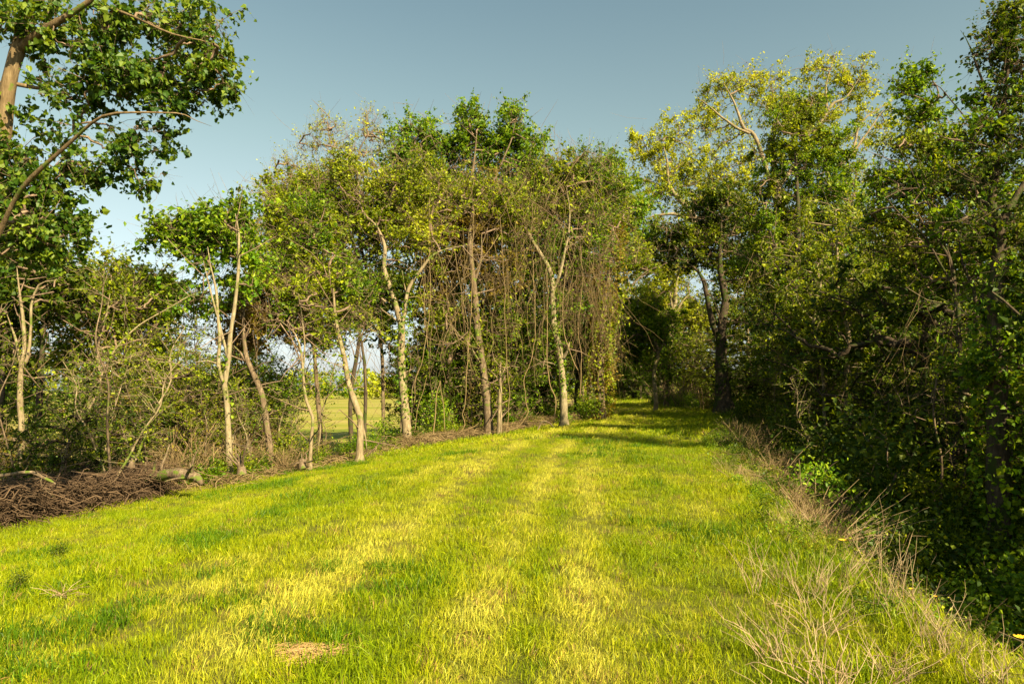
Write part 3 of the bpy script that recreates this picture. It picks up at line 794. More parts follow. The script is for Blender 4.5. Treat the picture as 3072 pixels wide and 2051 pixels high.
tree('stout_leaning_tree', 'stout brown trunk bending left then right at lawn edge', 'tree', 22,
     [s3([(1078, 1362, 17), (1080, 1260, 16), (1072, 1230, 15), (1045, 1150, 13), (1034, 1080, 11), (1020, 1020, 9.5), (1008, 960, 8), (1000, 880, 6), (985, 800, 4)]),
      s3([(1075, 1240, 8), (1095, 1310, 6, .1), (1100, 1350, 5, .1)]),
      s3([(1005, 975, 6), (950, 960, 4.5), (880, 955, 3.5), (800, 930, 2)])],
     b3([(960, 820, 120, 110, .9), (870, 770, 90, 100, .9), (1040, 900, 80, 80, .6), (920, 680, 100, 70, .9), (850, 620, 70, 60, .8), (1000, 1000, 60, 30, .5)]), nclus=330, lpc=28, lsize=.085, leaf='olive', leaf2='green', frac2=.45, bark='pale', seed=18, twigs=2200, spread=.42)
tree('twin_dark_tree', 'pair of dark slanting stems just behind the stout bending trunk', 'tree', 27,
     [s3([(1058, 1370, 12), (1050, 1250, 11), (1056, 1150, 11), (1072, 1060, 10), (1080, 980, 8), (1085, 880, 5)]),
      s3([(1094, 1360, 9), (1096, 1200, 9), (1096, 1120, 9), (1088, 1040, 8), (1080, 970, 6)])],
     b3([(1090, 960, 90, 50, .7), (1120, 880, 100, 80), (1030, 860, 90, 60, .8), (1180, 1040, 60, 25, .5)]), nclus=200, lpc=26, lsize=.11, leaf='deep', leaf2='olive', bark='dark', seed=19, twigs=1200, spread=.45)
tree('ivied_forked_tree', 'tall pale ivied tree with wide V fork in the middle of wood edge', 'tree', 27.5,
     [s3(f=.5, seq=[(1224, 1332, 20), (1212, 1200, 17), (1204, 1100, 16), (1203, 1030, 15), (1204, 985, 14), (1192, 930, 11), (1172, 870, 10), (1152, 800, 8.5), (1155, 740, 7), (1130, 680, 5.5), (1090, 640, 4)]),
      s3(f=.55, seq=[(1204, 985, 8), (1216, 910, 7.5), (1230, 860, 7), (1262, 810, 6), (1290, 770, 4.5), (1340, 745, 3), (1420, 730, 1.8)]),
      s3([(1158, 905, 5), (1120, 870, 4.5), (1080, 850, 4, .2), (1050, 810, 3, .3)]),
      s3([(1222, 900, 4), (1212, 850, 3), (1205, 810, 2)]),
      s3([(1190, 960, 4.5), (1150, 930, 3.5), (1125, 900, 2.5)])],
     b3([(1000, 620, 130, 90), (1130, 600, 130, 100), (900, 600, 110, 60), (1240, 560, 120, 90), (1160, 720, 120, 80, .8), (1040, 720, 110, 70, .8), (870, 700, 90, 90, .7), (1290, 700, 90, 60, .6), (1240, 850, 60, 60, .35), (1000, 530, 100, 60, .8)]),
     nclus=620, lpc=34, lsize=.085, leaf='olive', leaf2='yellow', frac2=.35, bark='pale', seed=20, twigs=5200, spread=.46)
tree('bare_topped_tree', 'thin tree with nearly bare twiggy top against the sky', 'tree', 30,
     [s3([(1150, 1300, 9), (1140, 1000, 8), (1080, 720, 7), (1070, 600, 6), (1060, 520, 5)]),
      s3([(1068, 560, 4), (1010, 480, 3), (970, 430, 2.4), (930, 400, 1.4)]), s3([(1070, 560, 4), (1075, 460, 3), (1110, 400, 2.2), (1150, 360, 1.2)]),
      s3([(1000, 470, 2.4), (985, 400, 1.8), (990, 330, 1.0)]), s3([(1060, 640, 4), (960, 560, 3), (880, 500, 2), (810, 470, 1.2)]), s3([(900, 600, 3), (850, 560, 2), (790, 520, 1.2)])],
     b3([(985, 400, 60, 60), (1110, 400, 55, 60), (930, 440, 60, 50), (1050, 480, 80, 60, 1.2), (860, 500, 60, 40), (800, 560, 40, 50), (950, 540, 80, 40, 1.2)]),
     nclus=360, lpc=5, lsize=.06, leaf='yellow', bark='brown', seed=21, twigs=500, spread=.40, r0=.0085, hang=-.6)
tree('edge_green_tree', 'green tree with rusty left fringe at the left end of tall central mass', 'tree', 29,
     [s3([(960, 1300, 12), (950, 1150, 10), (930, 950, 8), (900, 800, 6)]), s3([(930, 950, 5), (860, 860, 4), (820, 780, 2.5)])],
     b3([(870, 700, 70, 90), (850, 820, 60, 60, .9), (900, 900, 80, 70, .8), (830, 620, 45, 55, .9), (900, 580, 60, 50, .9), (960, 1000, 70, 40, .5)]),
     nclus=260, lpc=32, lsize=.10, leaf='green', leaf2='rust', frac2=.35, bark='brown', seed=22, twigs=2200, spread=.45)
tree('tall_green_tree', 'tallest green crowned tree of the central mass with two leafy tops', 'tree', 34,
     [s3([(1350, 1310, 18), (1350, 1000, 16), (1380, 700, 12), (1420, 500, 8), (1430, 400, 4)]), s3([(1375, 720, 8), (1470, 560, 6), (1530, 430, 4), (1545, 360, 2.5)]), s3([(1370, 760, 7), (1300, 560, 5), (1260, 430, 3)])],
     b3([(1410, 370, 45, 60, 1.1), (1540, 360, 50, 50, 1.3), (1250, 400, 55, 50, 1), (1340, 440, 90, 55, 1), (1200, 460, 60, 45, .9), (1460, 440, 90, 60, 1), (1560, 450, 70, 60, 1), (1300, 540, 110, 70, 1), (1620, 430, 25, 25, 1), (1430, 550, 110, 80, 1), (1560, 560, 100, 90, 1), (1180, 540, 80, 60, .8)]),
     nclus=560, lpc=32, lsize=.115, leaf='green', leaf2='bright', frac2=.45, bark='brown', seed=23, twigs=3200, spread=.52)
tree('broad_bark_tree', 'straight rough barked trunk with peeling strips right of the V forked tree', 'tree', 31,
     [s3([(1467, 1305, 23), (1462, 1220, 21), (1455, 1150, 20), (1442, 1060, 18), (1432, 980, 17), (1424, 880, 15), (1415, 800, 13), (1410, 700, 10), (1420, 600, 6)]),
      s3([(1448, 1100, 6, -.1), (1400, 1020, 5, -.3), (1340, 990, 3, -.4)]), s3([(1420, 850, 9), (1440, 790, 8), (1445, 700, 6)])],
     b3([(1400, 640, 110, 110), (1300, 650, 80, 110), (1490, 640, 100, 120), (1380, 780, 100, 70, .6), (1340, 940, 60, 70, .35), (1500, 800, 80, 80, .5)]),
     nclus=460, lpc=28, lsize=.10, leaf='olive', leaf2='rust', frac2=.40, bark='brown', seed=24, twigs=5200, spread=.5)
tree('dead_snag', 'thin pale dead snag right beside the rough barked trunk', 'tree', 30.5,
     [s3([(1497, 1295, 12), (1500, 1220, 11), (1501, 1150, 10), (1500, 1105, 8)]), s3([(1500, 1130, 3), (1515, 1100, 2), (1520, 1080, 1)])],
     b3([(1505, 1110, 22, 18), (1495, 1200, 20, 50)]), nclus=26, lpc=10, lsize=.08, leaf='olive', bark='pale', seed=25, twigs=60, spread=.2)
tree('mottled_white_tree', 'mottled white trunk draped in vines at the end of left tree line', 'tree', 33,
     [s3([(1692, 1262, 19), (1690, 1180, 18), (1684, 1110, 17), (1676, 1040, 16), (1662, 980, 15), (1658, 900, 12), (1657, 840, 11), (1640, 790, 11), (1615, 750, 9), (1580, 690, 7), (1550, 640, 5), (1520, 560, 3)]),
      s3([(1690, 1070, 9), (1703, 1050, 8, -.2), (1708, 1025, 6, -.3)]), s3([(1672, 1095, 5), (1650, 1088, 3.5, -.2), (1630, 1082, 2.5, -.3)]),
      s3([(1658, 880, 8), (1690, 780, 7), (1710, 650, 5), (1700, 560, 3)])],
     b3([(1600, 620, 110, 100), (1690, 520, 90, 70), (1740, 620, 90, 100), (1640, 760, 110, 80, .7), (1780, 500, 60, 50, .9), (1560, 800, 70, 70, .5), (1700, 900, 60, 90, .35), (1840, 560, 50, 60, .9), (1760, 760, 90, 80, .7)]),
     nclus=560, lpc=28, lsize=.10, leaf='olive', leaf2='green', frac2=.4, bark='white', seed=26, twigs=6500, twigmat='twig', spread=.52)
tree('vine_cloaked_tree', 'trunk wholly cloaked in brown vines beside the path bend', 'tree', 38,
     [s3([(1805, 1250, 22), (1800, 1100, 20), (1810, 950, 17), (1830, 800, 12), (1840, 680, 7)]), s3([(1810, 1000, 7), (1860, 900, 6), (1930, 820, 4), (1980, 800, 2.5)])],
     b3([(1800, 900, 60, 120, .7), (1810, 1080, 40, 120, .9), (1860, 780, 110, 70, .7), (1830, 650, 80, 70), (1790, 560, 70, 60), (1930, 790, 60, 40, .8)]),
     nclus=420, lpc=22, lsize=.10, leaf='olive', leaf2='rust', frac2=.25, bark='brown', seed=27, twigs=2500, spread=.42)
tree('glossy_green_tree', 'small vivid green tree showing behind the vine cloaked trunk', 'tree', 44,
     [s3([(1812, 1190, 10, 12), (1838, 1000, 9, 6), (1850, 800, 7, 2), (1850, 650, 4)])],
     b3([(1850, 700, 80, 90), (1900, 660, 80, 80), (1950, 740, 70, 60), (1860, 560, 60, 60), (1830, 480, 40, 30)]), nclus=260, lpc=30, lsize=.14, leaf='green', leaf2='bright', frac2=.5, bark='brown', seed=28, twigs=500, spread=.6)

# -- behind the central mass, so that it closes
for i, (px, Y_, lab) in enumerate(((1290, 40, 'dark backing tree behind the V forked tree'), (1420, 44, 'dark backing tree behind the rough barked trunk'), (1590, 42, 'dark backing tree left of the mottled white trunk'), (1730, 47, 'dark backing tree right of the mottled white trunk'))):
    tree('backing_tree', lab + ' in the central mass', 'tree', Y_,
         [s3([(px, 1240, 14), (px + 6, 1000, 12), (px - 8, 800, 9), (px, 650, 5)])],
         b3([(px, 640, 110, 120), (px - 30, 820, 100, 90), (px + 30, 960, 100, 80, .8), (px, 1080, 90, 60, .7)]), nclus=190, lpc=30, lsize=.17, leaf='deep', bark='dark', seed=40 + i, twigs=200, spread=.75, group='backing trees of the central mass')

# -- right of the path
tree('black_trunk_tree', 'black trunked tree with Y fork standing right of path bend', 'tree', 43,
     [s3(f=.5, seq=[(2172, 1218, 40), (2166, 1130, 26), (2164, 1040, 22), (2168, 960, 18), (2176, 900, 15), (2168, 850, 14), (2160, 780, 12), (2165, 650, 8)]),
      s3(f=.5, seq=[(2163, 1020, 12), (2135, 960, 11), (2122, 890, 10), (2110, 840, 8), (2080, 800, 5), (2020, 770, 3)]),
      s3(f=.5, seq=[(2166, 950, 5), (2140, 900, 4), (2130, 870, 3)])],
     b3([(2100, 740, 130, 80), (2190, 660, 130, 110), (2270, 800, 110, 90, .9), (2020, 720, 80, 60, .8), (2230, 950, 90, 70, .7), (2120, 600, 90, 60, .9)]),
     nclus=520, lpc=30, lsize=.13, leaf='deep', leaf2='olive', frac2=.4, bark='dark', seed=51, twigs=1800, spread=.6)
tree('yellow_crowned_tree', 'tallest tree on the right with thin yellow green crown over the path', 'tree', 52,
     [s3(f=.5, seq=[(2480, 1210, 34), (2450, 1000, 30), (2400, 850, 26), (2350, 700, 22), (2330, 560, 16), (2320, 430, 9), (2340, 330, 4)]),
      s3(f=.5, seq=[(2330, 820, 18), (2200, 745, 15), (2120, 690, 12), (2060, 620, 10), (2010, 560, 8), (2000, 480, 5), (1990, 420, 3)]),
      s3(f=.5, seq=[(2120, 690, 9), (2040, 645, 8), (1970, 645, 5), (1930, 660, 3)]),
      s3(f=.5, seq=[(2340, 640, 12), (2270, 420, 8), (2230, 380, 7), (2200, 300, 5), (2170, 250, 3)]), s3(f=.5, seq=[(2250, 400, 6), (2190, 370, 5), (2130, 320, 3.5), (2090, 290, 2)]),
      s3(f=.5, seq=[(2335, 560, 10), (2430, 430, 8), (2490, 320, 6), (2540, 290, 4.5), (2580, 230, 2.5)]), s3(f=.5, seq=[(2480, 520, 9), (2540, 480, 7), (2600, 400, 5), (2650, 330, 3)]), s3(f=.5, seq=[(2480, 320, 6), (2480, 250, 4), (2500, 180, 2)]),
      s3(f=.5, seq=[(2520, 500, 9), (2560, 440, 6), (2590, 360, 4), (2680, 300, 2)])],
     b3([(2200, 260, 110, 60), (2130, 330, 60, 60), (2300, 240, 70, 50), (2500, 210, 120, 50, 1.2), (2560, 260, 70, 60), (2430, 320, 100, 60), (2600, 380, 80, 80, .6), (2330, 330, 90, 60, 1), (2200, 400, 80, 60, .8), (2040, 380, 60, 50, .8), (1960, 430, 80, 60), (2050, 480, 110, 80), (1990, 560, 100, 80), (2120, 580, 90, 90), (2020, 700, 80, 60, .8), (2600, 560, 80, 90, .6), (2660, 330, 30, 40, .5), (2220, 520, 90, 80, .8)]),
     nclus=1100, lpc=16, lsize=.13, leaf='yellow', leaf2='olive', frac2=.25, bark='pale', twigmat='twig', seed=52, twigs=2600, spread=.58, r0=.012, hang=.6, up=.4, shape='rhomb', depth=.7)
tree('domed_dense_tree', 'dense olive domed tree in front of the tall yellow crowned tree', 'tree', 34,
     [s3([(2400, 1180, 20), (2395, 1000, 18), (2390, 850, 16), (2395, 700, 13), (2390, 520, 8), (2380, 400, 4)]), s3([(2400, 900, 9), (2480, 760, 7), (2540, 620, 4)]), s3([(2390, 850, 8), (2310, 700, 6), (2280, 560, 4)])],
     b3([(2400, 340, 60, 50), (2360, 420, 90, 80), (2470, 420, 70, 80), (2420, 520, 140, 100), (2330, 620, 100, 110), (2500, 640, 110, 120), (2420, 760, 130, 110), (2280, 760, 80, 90), (2540, 800, 80, 90), (2380, 900, 130, 80, .8)]),
     nclus=760, lpc=36, lsize=.105, leaf='olive', leaf2='green', frac2=.42, bark='dark', seed=53, twigs=2600, spread=.5)
tree('layered_tree', 'airy dark green tree with layered boughs left of the right edge trunk', 'tree', 19,
     [s3([(2860, 1400, 16), (2890, 1180, 15), (2880, 1080, 14), (2876, 960, 12), (2865, 860, 10), (2850, 780, 8), (2800, 700, 5), (2740, 640, 3)]),
      s3([(2905, 1190, 12), (2920, 1060, 11), (2925, 950, 10), (2915, 850, 8), (2890, 790, 6), (2880, 700, 4)]),
      s3([(2930, 1000, 8), (2950, 880, 7), (2960, 830, 6), (2950, 780, 4)]),
      s3([(2870, 880, 6), (2780, 720, 5), (2700, 640, 4), (2640, 560, 2.5)]), s3([(2860, 800, 5), (2760, 560, 3.5), (2700, 440, 2)]),
      s3([(2980, 600, 6), (2960, 480, 5), (2900, 360, 4), (2820, 260, 2.6), (2770, 240, 1.6)])],
     b3([(2760, 250, 50, 40, .9), (2700, 270, 30, 30, .8), (2780, 340, 70, 40, .7), (2720, 430, 80, 40, .9), (2830, 440, 90, 50, .9), (2680, 540, 80, 60, .9), (2790, 560, 100, 60, .9), (2640, 660, 70, 60, .8), (2760, 680, 100, 60, .9), (2900, 560, 80, 90, .8), (2850, 760, 100, 60, .9), (2720, 760, 80, 50, .8), (2920, 760, 60, 60, .6), (2790, 860, 90, 50, .6)]),
     nclus=760, lpc=14, lsize=.085, leaf='green', leaf2='olive', frac2=.3, bark='dark', seed=54, twigs=1200, spread=.36, r0=.006, flat=.45, up=.8)
tree('edge_forked_tree', 'big forked trunk with dark leafy crown at the right edge', 'tree', 14,
     [s3(f=.68, seq=[(3010, 1900, 36), (3000, 1650, 30), (2996, 1400, 30), (2994, 1200, 27), (2990, 1000, 25), (2992, 860, 22), (3000, 750, 19), (2996, 690, 19), (2985, 640, 15), (2975, 600, 11), (2990, 500, 9), (3010, 330, 6), (3030, 150, 4), (3040, 20, 3)]),
      w3([(3000, 700, 13), (3020, 640, 12), (3045, 590, 10), (3080, 540, 8), (3120, 480, 5)]), w3([(2985, 640, 7), (2960, 610, 6), (2930, 590, 3)]),
      w3([(3005, 360, 5), (2940, 220, 3.5), (2910, 140, 2), (2880, 90, 1.2)]),
      w3([(3000, 1000, 12), (3060, 930, 10), (3130, 850, 7)])],
     b3([(3030, 60, 60, 70), (3050, 180, 50, 70), (2980, 150, 60, 40, .7), (3000, 300, 80, 60, .7), (2950, 400, 80, 60, .8), (3050, 420, 60, 80, .8), (2960, 520, 90, 70, .8), (3060, 700, 60, 60, .7), (3040, 840, 70, 50, .8), (2940, 700, 70, 60, .6), (3040, 1000, 60, 70, .6), (2960, 1100, 70, 60, .5), (3060, 1250, 50, 100, .6), (3150, 200, 80, 300, .5), (3150, 700, 80, 300, .4)]),
     nclus=660, lpc=24, lsize=.085, leaf='green', leaf2='deep', frac2=.45, bark='dark', seed=55, twigs=700, spread=.28, r0=.0055, shape='oval', flat=.6)
tree('pale_stem_tree', 'small tree with slim pale stem deep in the right hand leaves', 'tree', 31,
     [s3([(2470, 1130, 9), (2443, 1000, 9), (2442, 960, 8), (2455, 900, 7), (2462, 850, 6), (2450, 800, 5), (2470, 780, 3)]), s3([(2442, 960, 5), (2410, 930, 4), (2380, 870, 2.5)])],
     b3([(2480, 900, 100, 90), (2560, 850, 90, 80), (2400, 960, 80, 60, .8), (2550, 970, 100, 70), (2640, 800, 60, 60, .8)]), nclus=330, lpc=32, lsize=.11, leaf='olive', leaf2='bright', frac2=.4, bark='white', seed=56, twigs=800, spread=.5)
tree('spindly_tree', 'spindly multi stemmed tree with sunny leaves right of the slim pale stem', 'tree', 28,
     [s3([(2690, 1200, 9), (2695, 1060, 8), (2700, 980, 7), (2720, 920, 5), (2760, 880, 3)]), s3([(2640, 1180, 5), (2636, 1050, 5), (2650, 950, 4), (2670, 900, 2.5)]), s3([(2700, 980, 4), (2715, 880, 3), (2730, 830, 2)])],
     b3([(2700, 880, 100, 80), (2780, 940, 90, 70), (2640, 960, 90, 70), (2750, 1040, 90, 70), (2650, 1090, 100, 60), (2850, 1050, 80, 70, .8), (2780, 1150, 90, 50, .8)]), nclus=420, lpc=34, lsize=.10, leaf='olive', leaf2='yellow', frac2=.3, bark='pale', seed=57, twigs=900, spread=.48)
tree('pale_trunk_tree', 'pale sunlit trunk far down the path between darker trees', 'tree', 62,
     [s3([(2000, 1190, 14), (2008, 1050, 14), (2018, 960, 13), (2025, 900, 11), (2030, 850, 8), (2040, 800, 5)]), s3([(2020, 950, 6), (2050, 900, 5), (2070, 880, 3)]), s3([(2018, 940, 6), (2012, 890, 5), (2008, 870, 3)])],
     b3([(2010, 820, 100, 50, .8), (1960, 900, 80, 70, .9), (2060, 960, 80, 70, .6), (1930, 1000, 80, 70, .7)]), nclus=300, lpc=26, lsize=.16, leaf='yellow', leaf2='olive', frac2=.5, bark='white', seed=58, twigs=900, spread=.7)
tree('branchy_pale_tree', 'crooked pale stem tree at the left foot of the path bend trees', 'tree', 50,
     [s3([(1968, 1200, 10), (1962, 1120, 9), (1975, 1060, 8), (1960, 1010, 7), (1945, 980, 4)]), s3([(1962, 1120, 4), (1985, 1040, 4), (2000, 980, 3)])],
     b3([(1940, 960, 90, 80), (1960, 1060, 80, 60, .7), (1880, 1020, 60, 80, .7)]), nclus=240, lpc=28, lsize=.14, leaf='olive', leaf2='green', frac2=.5, bark='pale', seed=59, twigs=900, spread=.55)
print('T heroes', time.time() - T0, 'leaves', NLEAF)

# ------------------------------------------------------------------ wood behind: a few kinds copied one by one
def kind_tree(seed, h, leaf, bark, lsize, nclus, lpc, crown_from=.25, wide=.30):
    """a tree at the origin: returns (trunk mesh, branch mesh, crown mesh)"""
    rng = RS(seed)
    pts = [np.array([0, 0, -.4])]; rad = [h * .017]
    for k in range(1, 7):
        t = k / 6; pts.append(np.array([rng.normal(0, .02 * h) * t, rng.normal(0, .02 * h) * t, h * .93 * t])); rad.append(h * .014 * (1 - t * .85))
    pp, rr = smooth_path(pts, rad, .4, .03, rng)
    mt = MB(); strands(mt, pp[None], rr[None], 7, cap=True)
    u = unit(rng.normal(0, 1, (nclus, 3))); r = rng.uniform(0, 1, nclus) ** .4 * (1 + rng.normal(0, .12, nclus))
    zc = h * (crown_from + (1 - crown_from) / 2)
    cl = u * r[:, None] * np.array([h * wide, h * wide, h * (1 - crown_from) / 2]) + np.array([0, 0, zc])
    cl[:, :2] *= (1 + .35 * np.sin(cl[:, 2:3] * 1.1 + seed))
    starts = pp[int(len(pp) * .25)::2]
    pos, par, cnt, ns = grow(starts, None, cl, rng)
    mbb = MB(); draw_growth(mbb, pos, par, cnt, ns, .016, rng, 4, .09)
    w = rng.gamma(1.5, 1, nclus); n = nclus * lpc; k = rng.choice(nclus, n, p=w / w.sum())
    sa, se, p = sprays(cl, k, h * .030, rng)
    strands(mbb, np.stack([sa, se], 1), np.tile([.008, .003], (len(sa), 1)), 3)
    ml = MB(); leaves(ml, p, lsize, rng, 'rhomb', .8, .3)
    return mt.mesh('trunk', BM[bark]), mbb.mesh('branchwork', BM[bark]), ml.mesh('crown', LM[leaf], smooth=False)
KT = [kind_tree(300, 15, 'deep', 'dark', .20, 230, 34), kind_tree(301, 13, 'green', 'brown', .19, 230, 34, .15), kind_tree(302, 17, 'olive', 'pale', .19, 260, 32, .3, .26), kind_tree(303, 11, 'yellow', 'pale', .18, 200, 30, .12, .34)]
KT += [kind_tree(304, 6, 'green', 'brown', .085, 330, 42, .04, .36), kind_tree(305, 6.5, 'olive', 'brown', .08, 330, 40, .04, .36), kind_tree(306, 5.5, 'deep', 'dark', .085, 330, 42, .03, .40), kind_tree(307, 5, 'rust', 'brown', .06, 240, 28, .03, .40)]
KDESC = ['dark green tree', 'mid green tree', 'olive tall tree', 'sunny yellow green tree', 'bushy green thicket tree', 'bushy olive thicket tree', 'blackish green thicket tree', 'brown budding thicket tree']
def place(kind, x, y, s, rz, name, label, group):
    z = H(x, y)
    root = empty(name, (x, y, z), label, 'tree', group)
    root.rotation_euler = (0, 0, rz); root.scale = (s, s, s)
    for nm, me in zip(('trunk', 'branchwork', 'crown'), KT[kind]):
        o = bpy.data.objects.new(nm, me); link(o, root)
        if nm != 'trunk': o['kind'] = 'stuff'
    return root
LANDMARK = [(20, 'at the far left edge'), (98, 'by the slender twisted tree'), (165, 'by the fallen log'), (229, 'by the white forked tree'), (310, 'by the crooked sapling'), (360, 'by the stout bending trunk'),
            (408, 'by the V forked tree'), (487, 'by the rough barked trunk'), (563, 'by the mottled white trunk'), (605, 'by the vine cloaked trunk'), (665, 'by the pale sunlit trunk'), (720, 'by the black trunk'),
            (800, 'by the domed dense tree'), (895, 'by the spindly stems'), (960, 'by the layered tree'), (1010, 'by the right edge trunk')]
def beside(x, y):
    px = 512 + FPX * x / y
    return min(LANDMARK, key=lambda l: abs(l[0] - px))[1] if y > 3 else 'out to the right'
rng = RS(77)
def bunch(n, fx, fy, kinds, smin, smax, where, group, name='forest_tree', avoid=1.8):
    done = []
    tries = 0
    while len(done) < n and tries < n * 40:
        tries += 1
        y = rng.uniform(*fy); x = rng.uniform(*fx(y))
        if any((x - a) ** 2 + (y - b) ** 2 < avoid ** 2 for a, b in done): continue
        k = int(rng.choice(kinds)); done.append((x, y))
        place(k, x, y, rng.uniform(smin, smax), rng.uniform(0, 6.28), name, KDESC[k] + ' ' + where + ' ' + beside(x, y), group)
# right hand wood, nearer rows and deeper rows
bunch(12, lambda y: (max(xr(y) + 5.5, y * .30), y * .72 + 1), (27, 40), [0, 0, 1, 2, 3], .55, .80, 'in near right wood', 'trees in the nearer rows of the right wood', avoid=3)
bunch(16, lambda y: (xr(y) + 3, y * .80), (42, 64), [0, 1, 2, 2, 3], .75, 1.0, 'in deep right wood', 'trees in the deeper rows of the right wood', avoid=4)
bunch(16, lambda y: (xl(y) - 7, y * .62), (84, 125), [0, 0, 1, 2], 1.0, 1.35, 'far beyond path bend', 'trees closing the path bend', avoid=5)
bunch(9, lambda y: (-y * .80, -y * .38), (26, 38), [0, 1, 1, 2], .42, .62, 'in the left wood', 'trees at the back of the left wood', avoid=2.2)
bunch(7, lambda y: (xl(y) - 8, xl(y) - 1.2), (52, 88), [0, 1, 2], .8, 1.1, 'left of far path', 'trees left of the path beyond the bend', avoid=4)
bunch(17, lambda y: (-y * .80, min(xl(y) - 1.8, -y * .36)), (16, 28), [4, 5, 5, 7, 6, 7], .45, .85, 'in the left wood', 'thicket trees in the left wood', 'thicket_tree', avoid=1.6)
bunch(2, lambda y: (-y * .38, min(xl(y) - 1.0, -y * .29)), (22, 30), [4, 5, 7], .32, .5, 'low in the left wood', 'thicket trees low behind the white forked tree', 'thicket_tree', avoid=1.8)
bunch(24, lambda y: (max(xl(y) - 7, -y * .12), xl(y) - 1.2), (33, 48), [4, 5, 6, 6], .8, 1.5, 'under the central trees', 'thicket trees under the central mass', 'thicket_tree', avoid=1.9)
bunch(22, lambda y: (xr(y) + (7.0 if y < 27 else 4.2), max(min(xr(y) + 16, y * .78), xr(y) + 8)), (13, 42), [4, 5, 6, 6, 6], .55, 1.0, 'on the right bank', 'thicket trees on the right bank', 'thicket_tree', avoid=1.9)
bunch(14, lambda y: (xr(y) + .6, xr(y) + 14), (46, 66), [4, 5, 6, 6], .8, 1.3, 'at the path bend', 'thicket trees at the path bend', 'thicket_tree', avoid=2.2)
bunch(12, lambda y: (xl(y) - 3, xr(y) + 3), (92, 112), [4, 6, 6, 5], 1.2, 1.7, 'across the far path', 'thicket trees closing the path', 'thicket_tree', avoid=2.2)
# shading the ravine from the right, partly outside the frame
for (x, y, s, k) in ((11.5, 9.0, 1.35, 6), (13.5, 12.5, 1.6, 6), (14.0, .5, 1.8, 6), (16.5, -3, .72, 0), (19, 1.5, .74, 1), (17.5, 5, 1.7, 6), (21, -5, .8, 0), (23, 4, .8, 0), (20.5, 9.5, 1.7, 4), (25, 12, .7, 1), (16, 18, 1.9, 4), (14.5, 24, 1.8, 6)):
    place(k, x, y, s, rng.uniform(0, 6.28), 'bank_tree', KDESC[k] + ' shading the ravine ' + beside(x, y), 'trees over the ravine at the right edge')

# far wood beyond the field: one mass
def far_wood():
    rng = RS(88); mb = MB()
    n = 260; xs = rng.uniform(-330, 110, n); ys = 285 + rng.uniform(-14, 26, n) + .05 * xs
    for x, y in zip(xs, ys):
        h = rng.uniform(8, 15); w = h * rng.uniform(.28, .45); m = 150
        u = unit(rng.normal(0, 1, (m, 3))); c = np.array([x, y, -3 + h * .52])
        leaves(mb, c + u * (rng.uniform(.6, 1, (m, 1))) * np.array([w, w, h * .5]), 1.35, rng, 'rhomb', .8, .1, m=int(rng.uniform() < .35))
    o = mb.build('distant_wood', [LM['green'], LM['yellow']], smooth=False)
    props(o, label='distant line of trees on the far side of the field', kind='stuff')
far_wood()
print('T wood', time.time() - T0)

# ------------------------------------------------------------------ shrubs
def shrub_kind(seed, h, rad, leaf, n, size, shape='rhomb', leaf2=None):
    rng = RS(seed)
    ns = 9; mb = MB(); ml = MB()
    cl = unit(rng.normal(0, 1, (34, 3))) * rng.uniform(.3, 1, (34, 1)) * np.array([rad, rad, h * .46]) + np.array([0, 0, h * .55])
    starts = np.array([[0, 0, z] for z in (0, .1, .2, .3)]) + rng.normal(0, .03, (4, 3))
    pos, par, cnt, k0 = grow(starts, None, cl, rng, up_pen=1.2)
    draw_growth(mb, pos, par, cnt, k0, .005, rng, 4, .03)
    w = rng.gamma(1.6, 1, 34); k = rng.choice(34, n, p=w / w.sum())
    leaves(ml, cl[k] + rng.normal(0, 1, (n, 3)) * rad * .22, size, rng, shape, .8, .2)
    return mb.mesh('stem', BM['twig']), ml.mesh('foliage', LM[leaf], smooth=False)
SK = {'green': shrub_kind(400, 1.7, .9, 'green', 1100, .085), 'deep': shrub_kind(401, 2.0, 1.1, 'deep', 1200, .10), 'olive': shrub_kind(402, 1.6, .9, 'olive', 1000, .075),
      'bright': shrub_kind(403, 1.5, .7, 'bright', 650, .085, 'oval'), 'rust': shrub_kind(404, 1.3, .9, 'rust', 700, .055)}
def shrub(px, py, s, kind, label, group=None, dx=None, rz=0, Y=None):
    """stands on the ground where the ray through (px, py) meets it, or at distance Y"""
    if Y is None:
        for Yt in np.arange(4, 90, .25):
            p = P(px, py, Yt)
            if p[2] <= H(p[0], p[1]): break
    else: p = P(px, py, Y)
    root = empty('shrub', (p[0], p[1], H(p[0], p[1])), label, 'shrub', group)
    root.rotation_euler = (0, 0, rz); root.scale = (s, s, s)
    for nm, me in zip(('stem', 'foliage'), SK[kind]):
        o = bpy.data.objects.new(nm, me); link(o, root)
        o['kind'] = 'stuff'
shrub(815, 445, .95, 'bright', 'bright green leafy sapling catching sun on the right bank', rz=1, Y=13.5)
shrub(860, 470, .7, 'bright', 'small bright green bush below the sunlit sapling on right bank', rz=2, Y=12)
shrub(748, 420, .9, 'deep', 'dark bush at the foot of the black trunk by the path bend', rz=2.4, Y=34)
shrub(690, 400, .8, 'green', 'low bush left of the black trunk at the path bend', rz=.4, Y=50)
shrub(885, 420, 1.5, 'deep', 'large blackish green bush in the middle of the right bank', rz=.7, Y=17)
shrub(845, 410, 1.5, 'deep', 'tall shaded bush left of the large blackish bush on right bank', rz=1.7, Y=20)
shrub(790, 420, 1.2, 'deep', 'shaded bush between the black trunk and the right bank bushes', rz=2.9, Y=24)
shrub(935, 450, 1.2, 'olive', 'sun flecked olive bush left of the right edge trunk', rz=.2, Y=16)
shrub(1010, 470, 1.0, 'green', 'leafy bush climbing the foot of the right edge trunk', rz=3.2, Y=11)
shrub(900, 520, .8, 'deep', 'dark bush low in the ravine below the bank', rz=5.2, Y=10)
